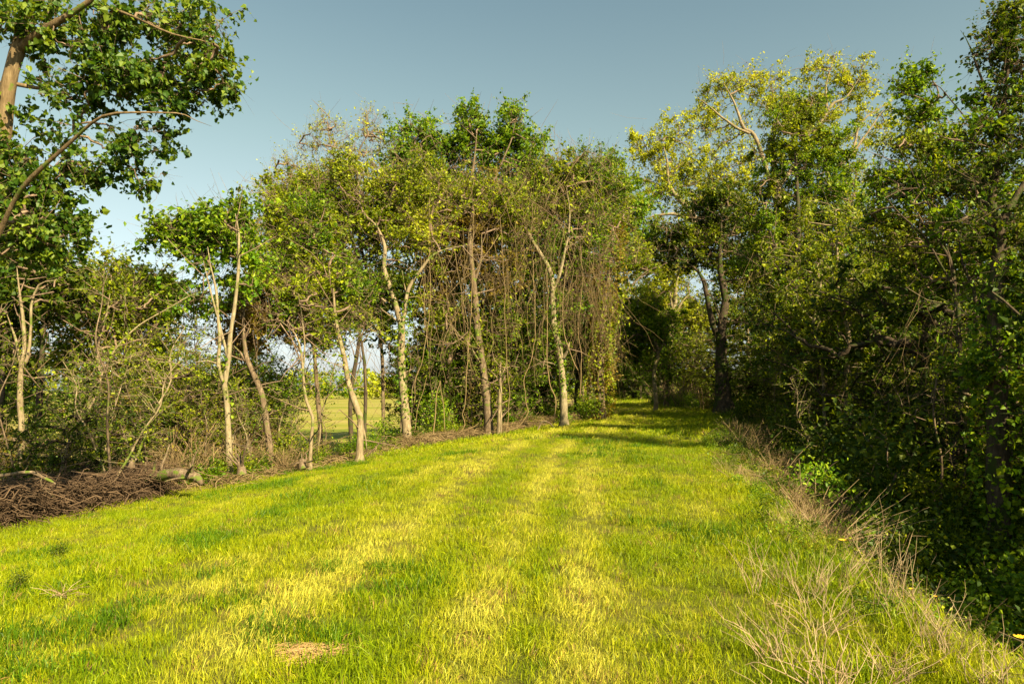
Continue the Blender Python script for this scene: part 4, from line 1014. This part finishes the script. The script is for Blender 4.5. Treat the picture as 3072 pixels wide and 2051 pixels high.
shrub(975, 540, .8, 'green', 'ravine bush below the right edge trunk', rz=4.2, Y=9)
shrub(437, 415, 1.2, 'green', 'green bush between V forked tree and rough barked trunk', rz=.1, Y=31)
shrub(452, 405, 1.2, 'deep', 'dark bush left of the rough barked trunk', rz=2.1, Y=35)
shrub(385, 425, .8, 'green', 'round bush at the left foot of the V forked tree', rz=2.7, Y=28)
shrub(590, 400, .9, 'green', 'leafy bush at the right foot of the mottled white trunk', rz=4, Y=37)
shrub(565, 415, .6, 'bright', 'small bright plant on the grass edge by mottled white trunk', rz=4.4, Y=34)
shrub(606, 395, .8, 'rust', 'rust brown bush at the foot of the vine cloaked trunk', rz=1.4, Y=42)
shrub(15, 450, 1.1, 'green', 'bush beside the brush pile at the far left edge', rz=.9, Y=18.5)
shrub(48, 440, 1.2, 'bright', 'yellow green bush second from the far left edge', rz=2.0, Y=19.5)
shrub(85, 440, 1.2, 'olive', 'olive bush left of the slender twisted tree', rz=3.0, Y=21)
shrub(125, 440, 1.0, 'green', 'bush between the slender twisted tree and the stump', rz=4.1, Y=21.5)
shrub(160, 430, 1.0, 'rust', 'brownish bush between the fallen log and white forked tree', rz=5.1, Y=22.5)
shrub(195, 425, 1.0, 'green', 'green bush left of the white forked tree', rz=.6, Y=21)
shrub(245, 420, .9, 'rust', 'brown bush right of the white forked tree', rz=1.6, Y=22)
shrub(290, 420, .8, 'olive', 'thin olive bush left of the crooked sapling', rz=2.6, Y=23)
shrub(60, 545, .13, 'deep', 'dark weed clump on the left lawn slope', rz=1, Y=8.5)
shrub(18, 585, .12, 'deep', 'dark weed clump at left edge of lawn', rz=2, Y=6.5)

# ------------------------------------------------------------------ thin stems that stand all along the tree lines
def stem_kind(seed, h):
    rng = RS(seed); pts = [np.zeros(3) - [0, 0, .2]]; cur = np.zeros(3); dr = rng.normal(0, .22, 2)
    for k in range(6):
        dr = dr * .7 + rng.normal(0, .22, 2); cur = cur + np.array([dr[0] * h / 6, dr[1] * h / 6, h / 6]); pts.append(cur.copy())
    pp, rr = smooth_path(pts, np.linspace(.035, .008, 7), .2, .015, rng)
    a = MB(); strands(a, pp[None], rr[None], 5, cap=True)
    n = 26; k = rng.randint(len(pp) // 4, len(pp), n); s = pp[k]; e = s + np.stack([rng.normal(0, .38, n), rng.normal(0, .38, n), rng.uniform(.0, .6, n)], 1)
    b = MB(); strands(b, np.stack([s, (s + e) / 2 + rng.normal(0, .06, (n, 3)), e], 1), np.tile([.010, .007, .003], (n, 1)), 3)
    kk = rng.randint(0, n, 60); s2 = s[kk] + (e - s)[kk] * rng.uniform(.3, 1, (60, 1)); e2 = s2 + rng.normal(0, .22, (60, 3))
    strands(b, np.stack([s2, e2], 1), np.tile([.005, .002], (60, 1)), 3)
    c = MB(); q = rng.randint(0, 60, 260); leaves(c, s2[q] + (e2 - s2)[q] * rng.uniform(.2, 1.1, (260, 1)) + rng.normal(0, .05, (260, 3)), .06, rng)
    return a, b, c
SG = []
for i_, (h_, bk, lf) in enumerate(((3.6, 'pale', 'olive'), (4.6, 'pale', 'green'), (2.8, 'brown', 'rust'), (5.2, 'brown', 'olive'))):
    a_, b_, c_ = stem_kind(900 + i_, h_); SG.append((a_.mesh('trunk', BM[bk]), b_.mesh('branchwork', BM[bk]), c_.mesh('crown', LM[lf], smooth=False)))
SDESC = ['short crooked pale sapling', 'tall wavy pale sapling', 'short brown budding sapling', 'tall brown sapling']
def saplings(n, fx, fy, where, group, seed):
    rng = RS(seed)
    for _ in range(n):
        y = rng.uniform(*fy); x = rng.uniform(*fx(y)); k = rng.randint(0, 4); z = H(x, y)
        if 290 < 512 + FPX * x / y < 400 and rng.uniform() < .7: continue     # the wood is thin where the field shows
        root = empty('sapling', (x, y, z), SDESC[k] + ' ' + where + ' ' + beside(x, y), 'sapling', group)
        root.rotation_euler = (rng.normal(0, .08), rng.normal(0, .08), rng.uniform(0, 6.28)); sc_ = rng.uniform(.7, 1.25); root.scale = (sc_, sc_, sc_)
        for nm, me in zip(('trunk', 'branchwork', 'crown'), SG[k]):
            o = bpy.data.objects.new(nm, me); link(o, root)
            if nm != 'trunk': o['kind'] = 'stuff'
saplings(52, lambda y: (max(xl(y) - 5, -y * .78), xl(y) - .4), (15, 27), 'at the left wood edge', 'saplings at the left wood edge', 31)
saplings(20, lambda y: (xl(y) - 4.5, xl(y) - .3), (27, 42), 'under the central trees', 'saplings under the central trees', 32)
saplings(14, lambda y: (xr(y) + 3.5, xr(y) + 9), (11, 36), 'on the right bank', 'saplings on the right bank', 33)

# ------------------------------------------------------------------ hanging vines
def vine(pts, w, label, Y, seed, mat=None):
    rng = RS(seed)
    q = [P(p[0] / 3, p[1] / 3, Y + (p[2] if len(p) > 2 else 0)) for p in pts]
    g = H(q[-1][0], q[-1][1])
    pp, rr = smooth_path(q, np.full(len(q), w * .42 * Y / FPX / 2 + .004), .15, .035, rng)
    mb = MB(); strands(mb, pp[None], rr[None] * np.linspace(.7, 1, len(pp))[None], 5, cap=True)
    o = mb.build('hanging_vine', mat or VINE, origin=pp[0])
    props(o, label, 'vine', 'hanging vines of the central mass')
vine([(1420, 620), (1418, 800), (1415, 900), (1405, 1050), (1398, 1130), (1395, 1210), (1385, 1240), (1395, 1270), (1378, 1300)], 1.6, 'long pale vine snaking to the ground left of the rough barked trunk', 29.5, 1)
vine([(1290, 560), (1288, 700), (1290, 880), (1285, 970), (1270, 1060), (1245, 1150), (1243, 1210)], 1.4, 'thin pale vine hanging just right of the V forked tree', 28, 2)
vine([(1262, 640), (1265, 780), (1272, 900), (1278, 1000), (1284, 1045)], 1.2, 'short reddish vine hanging inside the fork of V forked tree', 28.5, 3)
vine([(1500, 640), (1510, 800), (1515, 950), (1522, 1090), (1528, 1200), (1518, 1300)], 1.3, 'straight thin vine dropping right of the pale dead snag', 30, 4)
vine([(1600, 780), (1603, 900), (1604, 1010), (1590, 1090), (1573, 1140), (1580, 1220), (1582, 1240), (1555, 1275), (1500, 1300)], 1.8, 'loop bottomed vine sweeping to the ground left of mottled white trunk', 31.5, 5)
vine([(1640, 800), (1643, 950), (1640, 1060), (1650, 1150), (1668, 1205), (1660, 1270)], 2.2, 'thick brown vine hugging the left side of mottled white trunk', 32, 6)
vine([(1700, 780), (1690, 900), (1690, 980), (1705, 1040), (1722, 1090), (1735, 1110)], 1.7, 'curving vine right of the mottled white trunk', 32, 7)
vine([(1740, 720), (1748, 850), (1735, 980), (1745, 1080), (1740, 1190)], 1.5, 'outermost vine in the curtain right of mottled white trunk', 33, 8)
vine([(1385, 830), (1390, 950), (1440, 1040), (1372, 1010), (1365, 930)], .9, 'fine looping vine tangled left of rough barked trunk', 29, 9)
vine([(1320, 1140), (1310, 1180), (1305, 1240), (1300, 1310)], 2.4, 'stout bent vine stem with an arched top right of V forked tree', 28, 10)
vine([(1320, 1140), (1326, 1180), (1332, 1230), (1334, 1290)], 1.6, 'second leg of the arched vine right of V forked tree', 28.2, 11)
vine([(1280, 1130), (1260, 1200), (1250, 1260), (1240, 1320)], 1.2, 'slanting shoot crossing to the base of V forked tree', 27.4, 12)
vine([(900, 1000), (940, 1060), (1030, 1100), (1075, 1150)], 1.2, 'slanting vine strung from crooked sapling to stout bending trunk', 21.5, 13)

def tangle(name, label, specs, Y, seed, mat=VINE, r=.011):
    """specs (x0, x1, ytop, ybot, n) in photograph source pixels"""
    rng = RS(seed); mb = MB()
    for (x0, x1, y0, y1, n, dy) in specs:
        n = int(n * .24)
        a = np.array([P(rng.uniform(x0, x1) / 3, (y0 + (y1 - y0) * rng.uniform(0, .45)) / 3, Y + dy + rng.normal(0, 1.0)) for _ in range(n)])
        L = (y1 - y0) / 3 * Y / FPX * rng.uniform(.2, .75, n)
        sway = rng.normal(0, .35, (n, 2)); K = 6
        pts = np.zeros((n, K, 3)); cur = a.copy(); drift = np.zeros((n, 2))
        for k in range(K):
            pts[:, k] = cur; drift = drift * .6 + rng.normal(0, .24, (n, 2)) * np.minimum(L, 2)[:, None] / 2
            cur = cur + np.concatenate([drift + sway * .06, -(L / K)[:, None]], 1)
        strands(mb, pts, np.tile(np.linspace(1, .6, K), (n, 1)) * r * .72 * rng.uniform(.5, 1.6, (n, 1)), 3)
    o = mb.build(name, mat); props(o, label=label, kind='stuff')
tangle('vine_tangle', 'brown curtain of vines hanging through the central trees',
       [(1680, 1850, 620, 1230, 620, 1.0), (1440, 1700, 560, 1180, 420, -1.5), (1220, 1450, 640, 1250, 220, -4), (1300, 1800, 450, 800, 420, -2), (1770, 1850, 850, 1260, 200, 5)], 33, 501, r=.012)
tangle('vine_tangle', 'purplish twig and vine tangle hanging in the left trees',
       [(640, 800, 620, 1200, 260, 1), (380, 640, 850, 1300, 260, 2), (100, 380, 850, 1350, 240, 0), (800, 1150, 850, 1350, 300, 3)], 20.5, 502, r=.008)
tangle('vine_tangle', 'dull vines hanging among the right hand trees',
       [(2250, 2700, 700, 1250, 200, 6), (2700, 3000, 850, 1400, 130, -6)], 26, 503, r=.008)

# ivy on trunks
def ivy(trunk_px, Y, label, n, seed, leaf='green', size=.07, w=.10):
    rng = RS(seed); mb = MB(); q = [P(p[0] / 3, p[1] / 3, Y) for p in trunk_px]
    pp, _ = smooth_path(q, np.ones(len(q)), .1)
    k = rng.randint(0, len(pp), n); a = rng.uniform(0, 6.28, n)
    lump = (.6 + .9 * vnoise(k * .13, k * .02, 1.0, seed))[:, None]
    off = np.stack([np.cos(a), np.sin(a), np.zeros(n)], 1) * (w + np.abs(rng.normal(0, .06, n)))[:, None] * lump
    leaves(mb, pp[k] + off + rng.normal(0, .03, (n, 3)), size, rng, 'heart', .3, .6)
    o = mb.build('climbing_ivy', LM[leaf], smooth=False, origin=q[0]); props(o, label, 'ivy', kind='stuff')
ivy([(1690, 1180), (1676, 1040), (1660, 950), (1657, 840), (1635, 785)], 33, 'ivy climbing the mottled white trunk', 500, 1, 'green', .09, .20)
ivy([(1218, 1250), (1206, 1120), (1208, 1030), (1215, 960), (1222, 900)], 27.5, 'ivy up the right side of the V forked tree', 420, 2, 'green', .08, .17)
ivy([(1005, 1000), (1030, 1080), (1045, 1150)], 22, 'ivy on the stout bending trunk', 90, 3, 'olive', .06, .14)
ivy([(3000, 1650), (2996, 1400), (2994, 1150), (2992, 900)], 14, 'ivy on the big right edge trunk', 1300, 4, 'green', .085, .34)
ivy([(2172, 1180), (2166, 1050), (2168, 930), (2160, 780)], 43, 'ivy wrapping the black trunk at path bend', 420, 5, 'deep', .14, .42)
ivy([(1805, 1250), (1800, 1100), (1810, 950), (1835, 800), (1850, 700)], 38, 'brown and olive creeper cloaking the trunk beside the path bend', 2600, 6, 'rust', .10, .62)
ivy([(1790, 1240), (1795, 1120), (1815, 980), (1850, 860)], 37.4, 'green creeper mixed into the cloaked trunk by the path bend', 1500, 7, 'olive', .10, .70)
ivy([(1462, 1200), (1446, 1080), (1434, 980), (1424, 880)], 31, 'thin creeper on the rough barked trunk', 260, 8, 'olive', .08, .22)
ivy([(682, 1250), (676, 1160), (660, 1060)], 18.5, 'sparse creeper on the white forked trunk', 60, 9, 'green', .06, .12)
print('T vines', time.time() - T0)

# ------------------------------------------------------------------ fallen wood, brush pile, stumps
def log(name, label, cat, pts, Y, rad, seed, bark='brown', sides=10, splits=0, lift=None):
    rng = RS(seed); q = []
    for p, r_ in zip(pts, rad):
        q.append(P(p[0] / 3, p[1] / 3, Y + (p[2] if len(p) > 2 else 0)))
        if lift is not None: q[-1][2] = H(q[-1][0], q[-1][1]) + r_ * .6 + lift
    pp, rr = smooth_path(q, np.array(rad), .12, .015, rng)
    root = empty(name, pp[0], label, cat)
    mb = MB(); strands(mb, pp[None], rr[None], sides, cap=True); mb.build('trunk', BM[bark], root)
    for k in range(splits):
        i = rng.randint(1, len(pp) - 2); s = pp[i]; e = s + rng.normal(0, .28, 3) + np.array([0, -.05, .18])
        mb = MB(); p2, r2 = smooth_path([s, (s + e) / 2 + rng.normal(0, .05, 3), e], [rr[i] * .35, rr[i] * .25, rr[i] * .1], .08, .01, rng)
        strands(mb, p2[None], r2[None], 5, cap=True); mb.build('branch_stub', BM[bark], root)
    return root
log('fallen_log', 'weathered fallen log lying at the lawn edge left of white forked tree', 'log', [(410, 1448, .6), (470, 1428, .3), (540, 1420, 0), (590, 1432, -.1), (604, 1452, -.2)], 15.4, [.05, .12, .13, .10, .03], 1, bark='brown', splits=12)
log('bent_branch', 'pale dead branch arching over the brush pile at the left', 'branch', [(330, 1445), (350, 1420), (375, 1395), (400, 1384)], 16, [.05, .045, .04, .03], 2, sides=6)
log('dead_branch', 'long grey branch lying on top of the brush pile at far left', 'branch', [(0, 1425), (40, 1420), (95, 1414), (125, 1428), (150, 1440), (165, 1450)], 12.4, [.035, .035, .032, .03, .025, .015], 3, sides=6, splits=3)
log('post_stump', 'short broken brown trunk standing in the brush pile', 'stump', [(392, 1490), (393, 1440), (392, 1395), (398, 1340)], 15.8, [.11, .10, .085, .05], 4, bark='brown')
log('splintered_stump', 'splintered pale stump at the right foot of the white forked tree', 'stump', [(725, 1420), (722, 1395), (716, 1375), (712, 1358)], 18.0, [.14, .09, .05, .02], 5, splits=8)
log('small_stump', 'small pale stump on the lawn edge left of crooked sapling', 'stump', [(908, 1402), (906, 1388), (905, 1375)], 20, [.13, .11, .07], 6, splits=4)
log('fallen_pale_limb', 'pale fallen limb slanting down in the right hand ravine', 'branch', [(2795, 1440), (2830, 1475), (2870, 1505), (2900, 1525, -.6)], 11.5, [.06, .07, .065, .04], 7, bark='pale', splits=5, lift=.12)
log('smooth_log_end', 'smooth grey log lying low in shade near the right edge trunk', 'log', [(2940, 1560), (2975, 1575), (3060, 1600)], 9.5, [.05, .07, .06], 8, bark='brown', splits=3, lift=.05)
log('ravine_log', 'thin brown log lying across the dark ravine bottom', 'log', [(2720, 1700), (2790, 1712), (2860, 1715)], 8, [.03, .035, .02], 9, bark='brown', splits=3, lift=.1)
log('dead_arch_branch', 'curved dead branch arching by the foot of mottled white trunk', 'branch', [(1612, 1290), (1625, 1265), (1645, 1265), (1668, 1290)], 31.5, [.04, .04, .035, .03], 10, bark='brown')

def brush_pile(name, label, specs, seed, mat, rad=.010, h=.5):
    rng = RS(seed); mb = MB()
    for (x0, y0, x1, y1, n, hh) in specs:
        k = rng.uniform(0, 1, n); bx = x0 + (x1 - x0) * k + rng.normal(0, .35, n); by = y0 + (y1 - y0) * k + rng.normal(0, .35, n)
        bz = height(bx, by) + rng.uniform(0, 1, n) ** 1.3 * hh
        a = rng.uniform(0, 6.28, n); L = rng.uniform(.25, 1.1, n)
        d = np.stack([np.cos(a), np.sin(a), rng.normal(0, .28, n)], 1) * L[:, None]
        s = np.stack([bx, by, bz], 1)
        K = 5; pts = np.stack([s + d * (t - .5) + rng.normal(0, .05, (n, 3)) + np.array([0, 0, 1]) * (.10 * L * math.sin(t * 3.14))[:, None] for t in np.linspace(0, 1, K)], 1)
        pts[:, :, 2] = np.maximum(pts[:, :, 2], height(pts[:, :, 0], pts[:, :, 1]) + .01)
        strands(mb, pts, np.tile([1, .9, .8, .6, .35], (n, 1)) * rad * rng.uniform(.5, 1.7, (n, 1)), 3)
    o = mb.build(name, mat); props(o, label=label, kind='stuff'); return o
PILE = stemmat('brush_stick', (.035, .02, .011), (.15, .095, .055))
brush_pile('brush_pile', 'low heap of brown cut brush along the lawn edge at far left', [(-10.4, 10.5, -9.5, 13.2, 1700, .75), (-9.5, 13, -8.5, 16.4, 1700, .62), (-11.0, 12, -9.6, 15.5, 900, .85)], 601, PILE, .009)
brush_pile('stick_litter', 'dead sticks and vine litter on the ground along the tree line', [(-7.6, 16.8, -4.2, 27, 500, .15), (-4.2, 26.5, -1.6, 31, 900, .35), (-1.6, 31, 1.0, 37, 900, .4), (1, 37, 4, 44, 400, .5)], 602, VINE, .009)
brush_pile('bank_twigs', 'bleached twigs and brown litter strewn over the right bank', [(4.9, 12.5, 6.4, 18, 220, .18), (6.0, 17, 7.6, 24, 220, .2), (3.5, 3.2, 4.6, 8, 180, .12), (6.5, 9, 9.5, 13, 260, .3)], 603, VINE, .005)
nestp = P(310, 640, 4.35); nz = H(nestp[0], nestp[1])
rngn = RS(9); n = 420; mb = MB(); a = rngn.uniform(0, 6.28, n); rr_ = rngn.uniform(0, 1, n) ** .7 * .19 * (1 + .35 * np.sin(a * 3))
s = np.stack([nestp[0] + rr_ * np.cos(a), nestp[1] + rr_ * .85 * np.sin(a), nz + .005 + rngn.uniform(0, .035, n)], 1)
d = np.stack([rngn.normal(.4, .7, n), rngn.normal(.15, .5, n), rngn.normal(0, .10, n)], 1) * .06
strands(mb, np.stack([s - d, s + np.array([0, 0, .008]), s + d], 1), np.tile([.0016, .0018, .001], (n, 1)), 3)
THATCH = stemmat('thatch', (.36, .20, .075), (.62, .40, .18))
props(mb.build('thatch_clump', THATCH, origin=(nestp[0], nestp[1], nz)), 'flattened patch of tan dead grass on the near lawn', 'grass patch', kind='stuff')

# ------------------------------------------------------------------ dead weeds and flowers of the near right bank
def weed(px, py, Y, h, label, seed, n=7, r=.004, lean=(0, 0), spread=.5):
    h *= .95; r *= .85; n = int(n * 1.5)
    rng = RS(seed); p = P(px / 3, py / 3, Y); g = H(p[0], p[1])
    root = empty('dead_weed', (p[0], p[1], g), label, 'dead weed')
    for i in range(n):
        hh = h * rng.uniform(.55, 1.1); dv = np.array([lean[0] + rng.normal(0, spread), lean[1] + rng.normal(0, spread * .6), 1.0]); dv = dv / np.linalg.norm(dv) * hh
        b = np.array([p[0], p[1], g - .03]) + np.append(rng.normal(0, .05, 2), 0)
        pp, rr = smooth_path([b, b + dv * .5 + rng.normal(0, .03, 3), b + dv + np.array([rng.normal(0, .05), 0, -.06 * hh])], [r, r * .8, r * .4], .06, .006, rng)
        mb = MB(); strands(mb, pp[None], rr[None], 4)
        m = 5; k = rng.randint(len(pp) // 3, len(pp), m); s = pp[k]; e = s + rng.normal(0, .06, (m, 3)) + dv / hh * rng.uniform(.04, .14, (m, 1))
        strands(mb, np.stack([s, (s + e) / 2 + rng.normal(0, .006, (m, 3)), e], 1), np.tile([r * .5, r * .4, r * .25], (m, 1)), 3)
        mb.build('stalk', DRY, root)
W = [(2290, 1560, 5.6, .55, 'tall thin dead stalk clump at the upper end of the dry weeds', 5, .0035, (-.05, 0), .25),
     (2420, 1620, 5.4, .5, 'dead weed with broken pale stalk leaning right', 8, .004, (.3, 0), .5),
     (2640, 1720, 5.2, .75, 'tallest dead weed with crossed stems against the dark ravine', 6, .004, (.1, 0), .28),
     (2520, 1600, 6.0, .7, 'feathery dead stalks slanting right over the ravine edge', 5, .004, (.6, 0), .2),
     (2330, 1850, 4.2, .42, 'sprawling grey dead weed in the lower right grass', 8, .004, (-.3, 0), .6),
     (2500, 1960, 3.6, .42, 'bleached many stemmed dead weed at the bottom edge', 12, .0055, (-.2, .1), .75),
     (2680, 1900, 3.9, .4, 'forked dead weed right of the bleached one', 9, .004, (.2, .1), .8),
     (2850, 1850, 4.2, .45, 'upright thin dead stalks near the right edge', 6, .0035, (0, 0), .3),
     (2760, 1760, 4.7, .45, 'leaning dead stalks in front of dark ravine right of crossed stems', 6, .0035, (.15, 0), .45),
     (2980, 1960, 3.7, .4, 'low dead stalks in the bottom right corner', 7, .004, (0, 0), .5),
     (2440, 1760, 4.7, .45, 'tangled brown dead weed in the middle of the dry bank', 11, .0035, (.1, 0), .7)]
for i, (px, py, Y_, h, lab, n, r, ln, sp2) in enumerate(W):
    weed(px, py, Y_, h, lab, 700 + i, n, r, ln, sp2)
# fan of pale twigs on the right bank
def fan(px, py, Y, L, n, seed, label):
    rng = RS(seed); p = P(px / 3, py / 3, Y); p[2] = H(p[0], p[1]) + .1; root = empty('twig_fan', p, label, 'branch')
    for i in range(n):
        a = rng.uniform(.1, 1.0); d = np.array([math.cos(a), rng.normal(0, .2), math.sin(a) * .75]) * L * rng.uniform(.6, 1)
        pp, rr = smooth_path([p, p + d * .5 + rng.normal(0, .03, 3), p + d], [.0045, .004, .0015], .1, .02, rng)
        mb = MB(); strands(mb, pp[None], rr[None], 4); mb.build('twig', DRY, root)
fan(2490, 1440, 11.5, 1.8, 16, 801, 'fan of bare pale twigs splaying right on the bank')

PET, _n, _l = nodes_of('orange_petal')
_g = _n.new('ShaderNodeNewGeometry'); _c = ramp(_n, _l, _g.outputs['Random Per Island'], [(0, (.75, .33, .01)), (1, (.85, .55, .02))])
_b = _n.new('ShaderNodeBsdfPrincipled'); _l.new(_c, _b.inputs['Base Color']); _b.inputs['Roughness'].default_value = .6
_o = _n.new('ShaderNodeOutputMaterial'); _l.new(_b.outputs[0], _o.inputs['Surface'])
def flower(px, py, Y, size, label, seed):
    rng = RS(seed); h = P(px / 3, py / 3, Y); g = H(h[0], h[1]); root = empty('wildflower', (h[0], h[1], g), label, 'flower', 'orange yellow wildflowers on the right bank')
    base = np.array([h[0] + rng.normal(0, .03), h[1], g])
    pp, rr = smooth_path([base, (base + h) / 2 + rng.normal(0, .015, 3), h], [.003, .0025, .002], .05, .002, rng)
    mb = MB(); strands(mb, pp[None], rr[None], 4)
    lp = pp[rng.randint(1, len(pp) - 1, 8)]; leaves(mb, lp, .05, rng, 'lance', .5, 0, m=1)
    mb.build('stem', [VINE, LM['bright']], root)
    n = 13
    for i in range(n):
        a = i / n * 6.283 + rng.normal(0, .08); d = np.array([math.cos(a), math.sin(a), .25]); s = np.array([-math.sin(a), math.cos(a), 0])
        v = np.array([h, h + d * size * .6 + s * size * .2, h + d * size, h + d * size * .6 - s * size * .2 + np.array([0, 0, .002])])
        mb = MB(); mb.add(v, [[0, 1, 2, 3]]); mb.build('petal', PET, root)
    mb = MB(); zz = np.linspace(0, 1, 5); strands(mb, np.array([[h + np.array([0, 0, z * size * .25]) for z in zz]]), np.array([[.9, 1, .8, .5, .1]]) * size * .28, 8); mb.build('disc', PET, root)
flower(2530, 1620, 5.4, .035, 'single orange wildflower standing at the ravine edge', 1)
flower(3064, 1912, 3.6, .035, 'orange wildflower cut by the right edge low down', 2)
flower(2735, 1765, 4.8, .018, 'small orange wildflower beside the crossed dead stems', 3)
flower(2808, 1788, 4.8, .018, 'little orange wildflower at the edge of the dark ravine', 4)
rng = RS(31); mb = MB(); n = 900
yy = rng.uniform(4, 8, n); xx = xr(yy) + .35 + rng.normal(0, .22, n) + .25
leaves(mb, np.stack([xx, yy, height(xx, yy) + rng.uniform(.05, .30, n)], 1), .022, rng, 'rhomb', .9, 0)
props(mb.build('yellow_weed_bloom', LM['yellow'], smooth=False), label='tiny yellow bloom sprinkled through the bank weeds', kind='stuff')
# pale splayed seed heads of the left lawn
def splay(px, py, Y, label, seed):
    rng = RS(seed); p = P(px / 3, py / 3, Y); p[2] = H(p[0], p[1]) + .03; mb = MB(); n = 26
    a = rng.uniform(0, 6.28, n); d = np.stack([np.cos(a), np.sin(a) * .8, rng.uniform(.05, .6, n)], 1) * rng.uniform(.1, .3, (n, 1))
    s = np.tile(p, (n, 1)) + rng.normal(0, .02, (n, 3)); strands(mb, np.stack([s, s + d * .6 + np.array([0, 0, .02]), s + d], 1), np.tile([.003, .0025, .0015], (n, 1)), 3)
    props(mb.build('dry_grass_clump', DRY, origin=p), label, 'grass clump', kind='stuff')
splay(182, 1812, 6.0, 'splayed straw coloured dry clump on the left lawn', 1)
print('T all', time.time() - T0)
tri = 0
for me in bpy.data.meshes:
    if me.users: tri += sum(1 for _ in ()) + len(me.loops) - 2 * len(me.polygons)
print('TRIS', tri, 'objects', len(scene.objects))
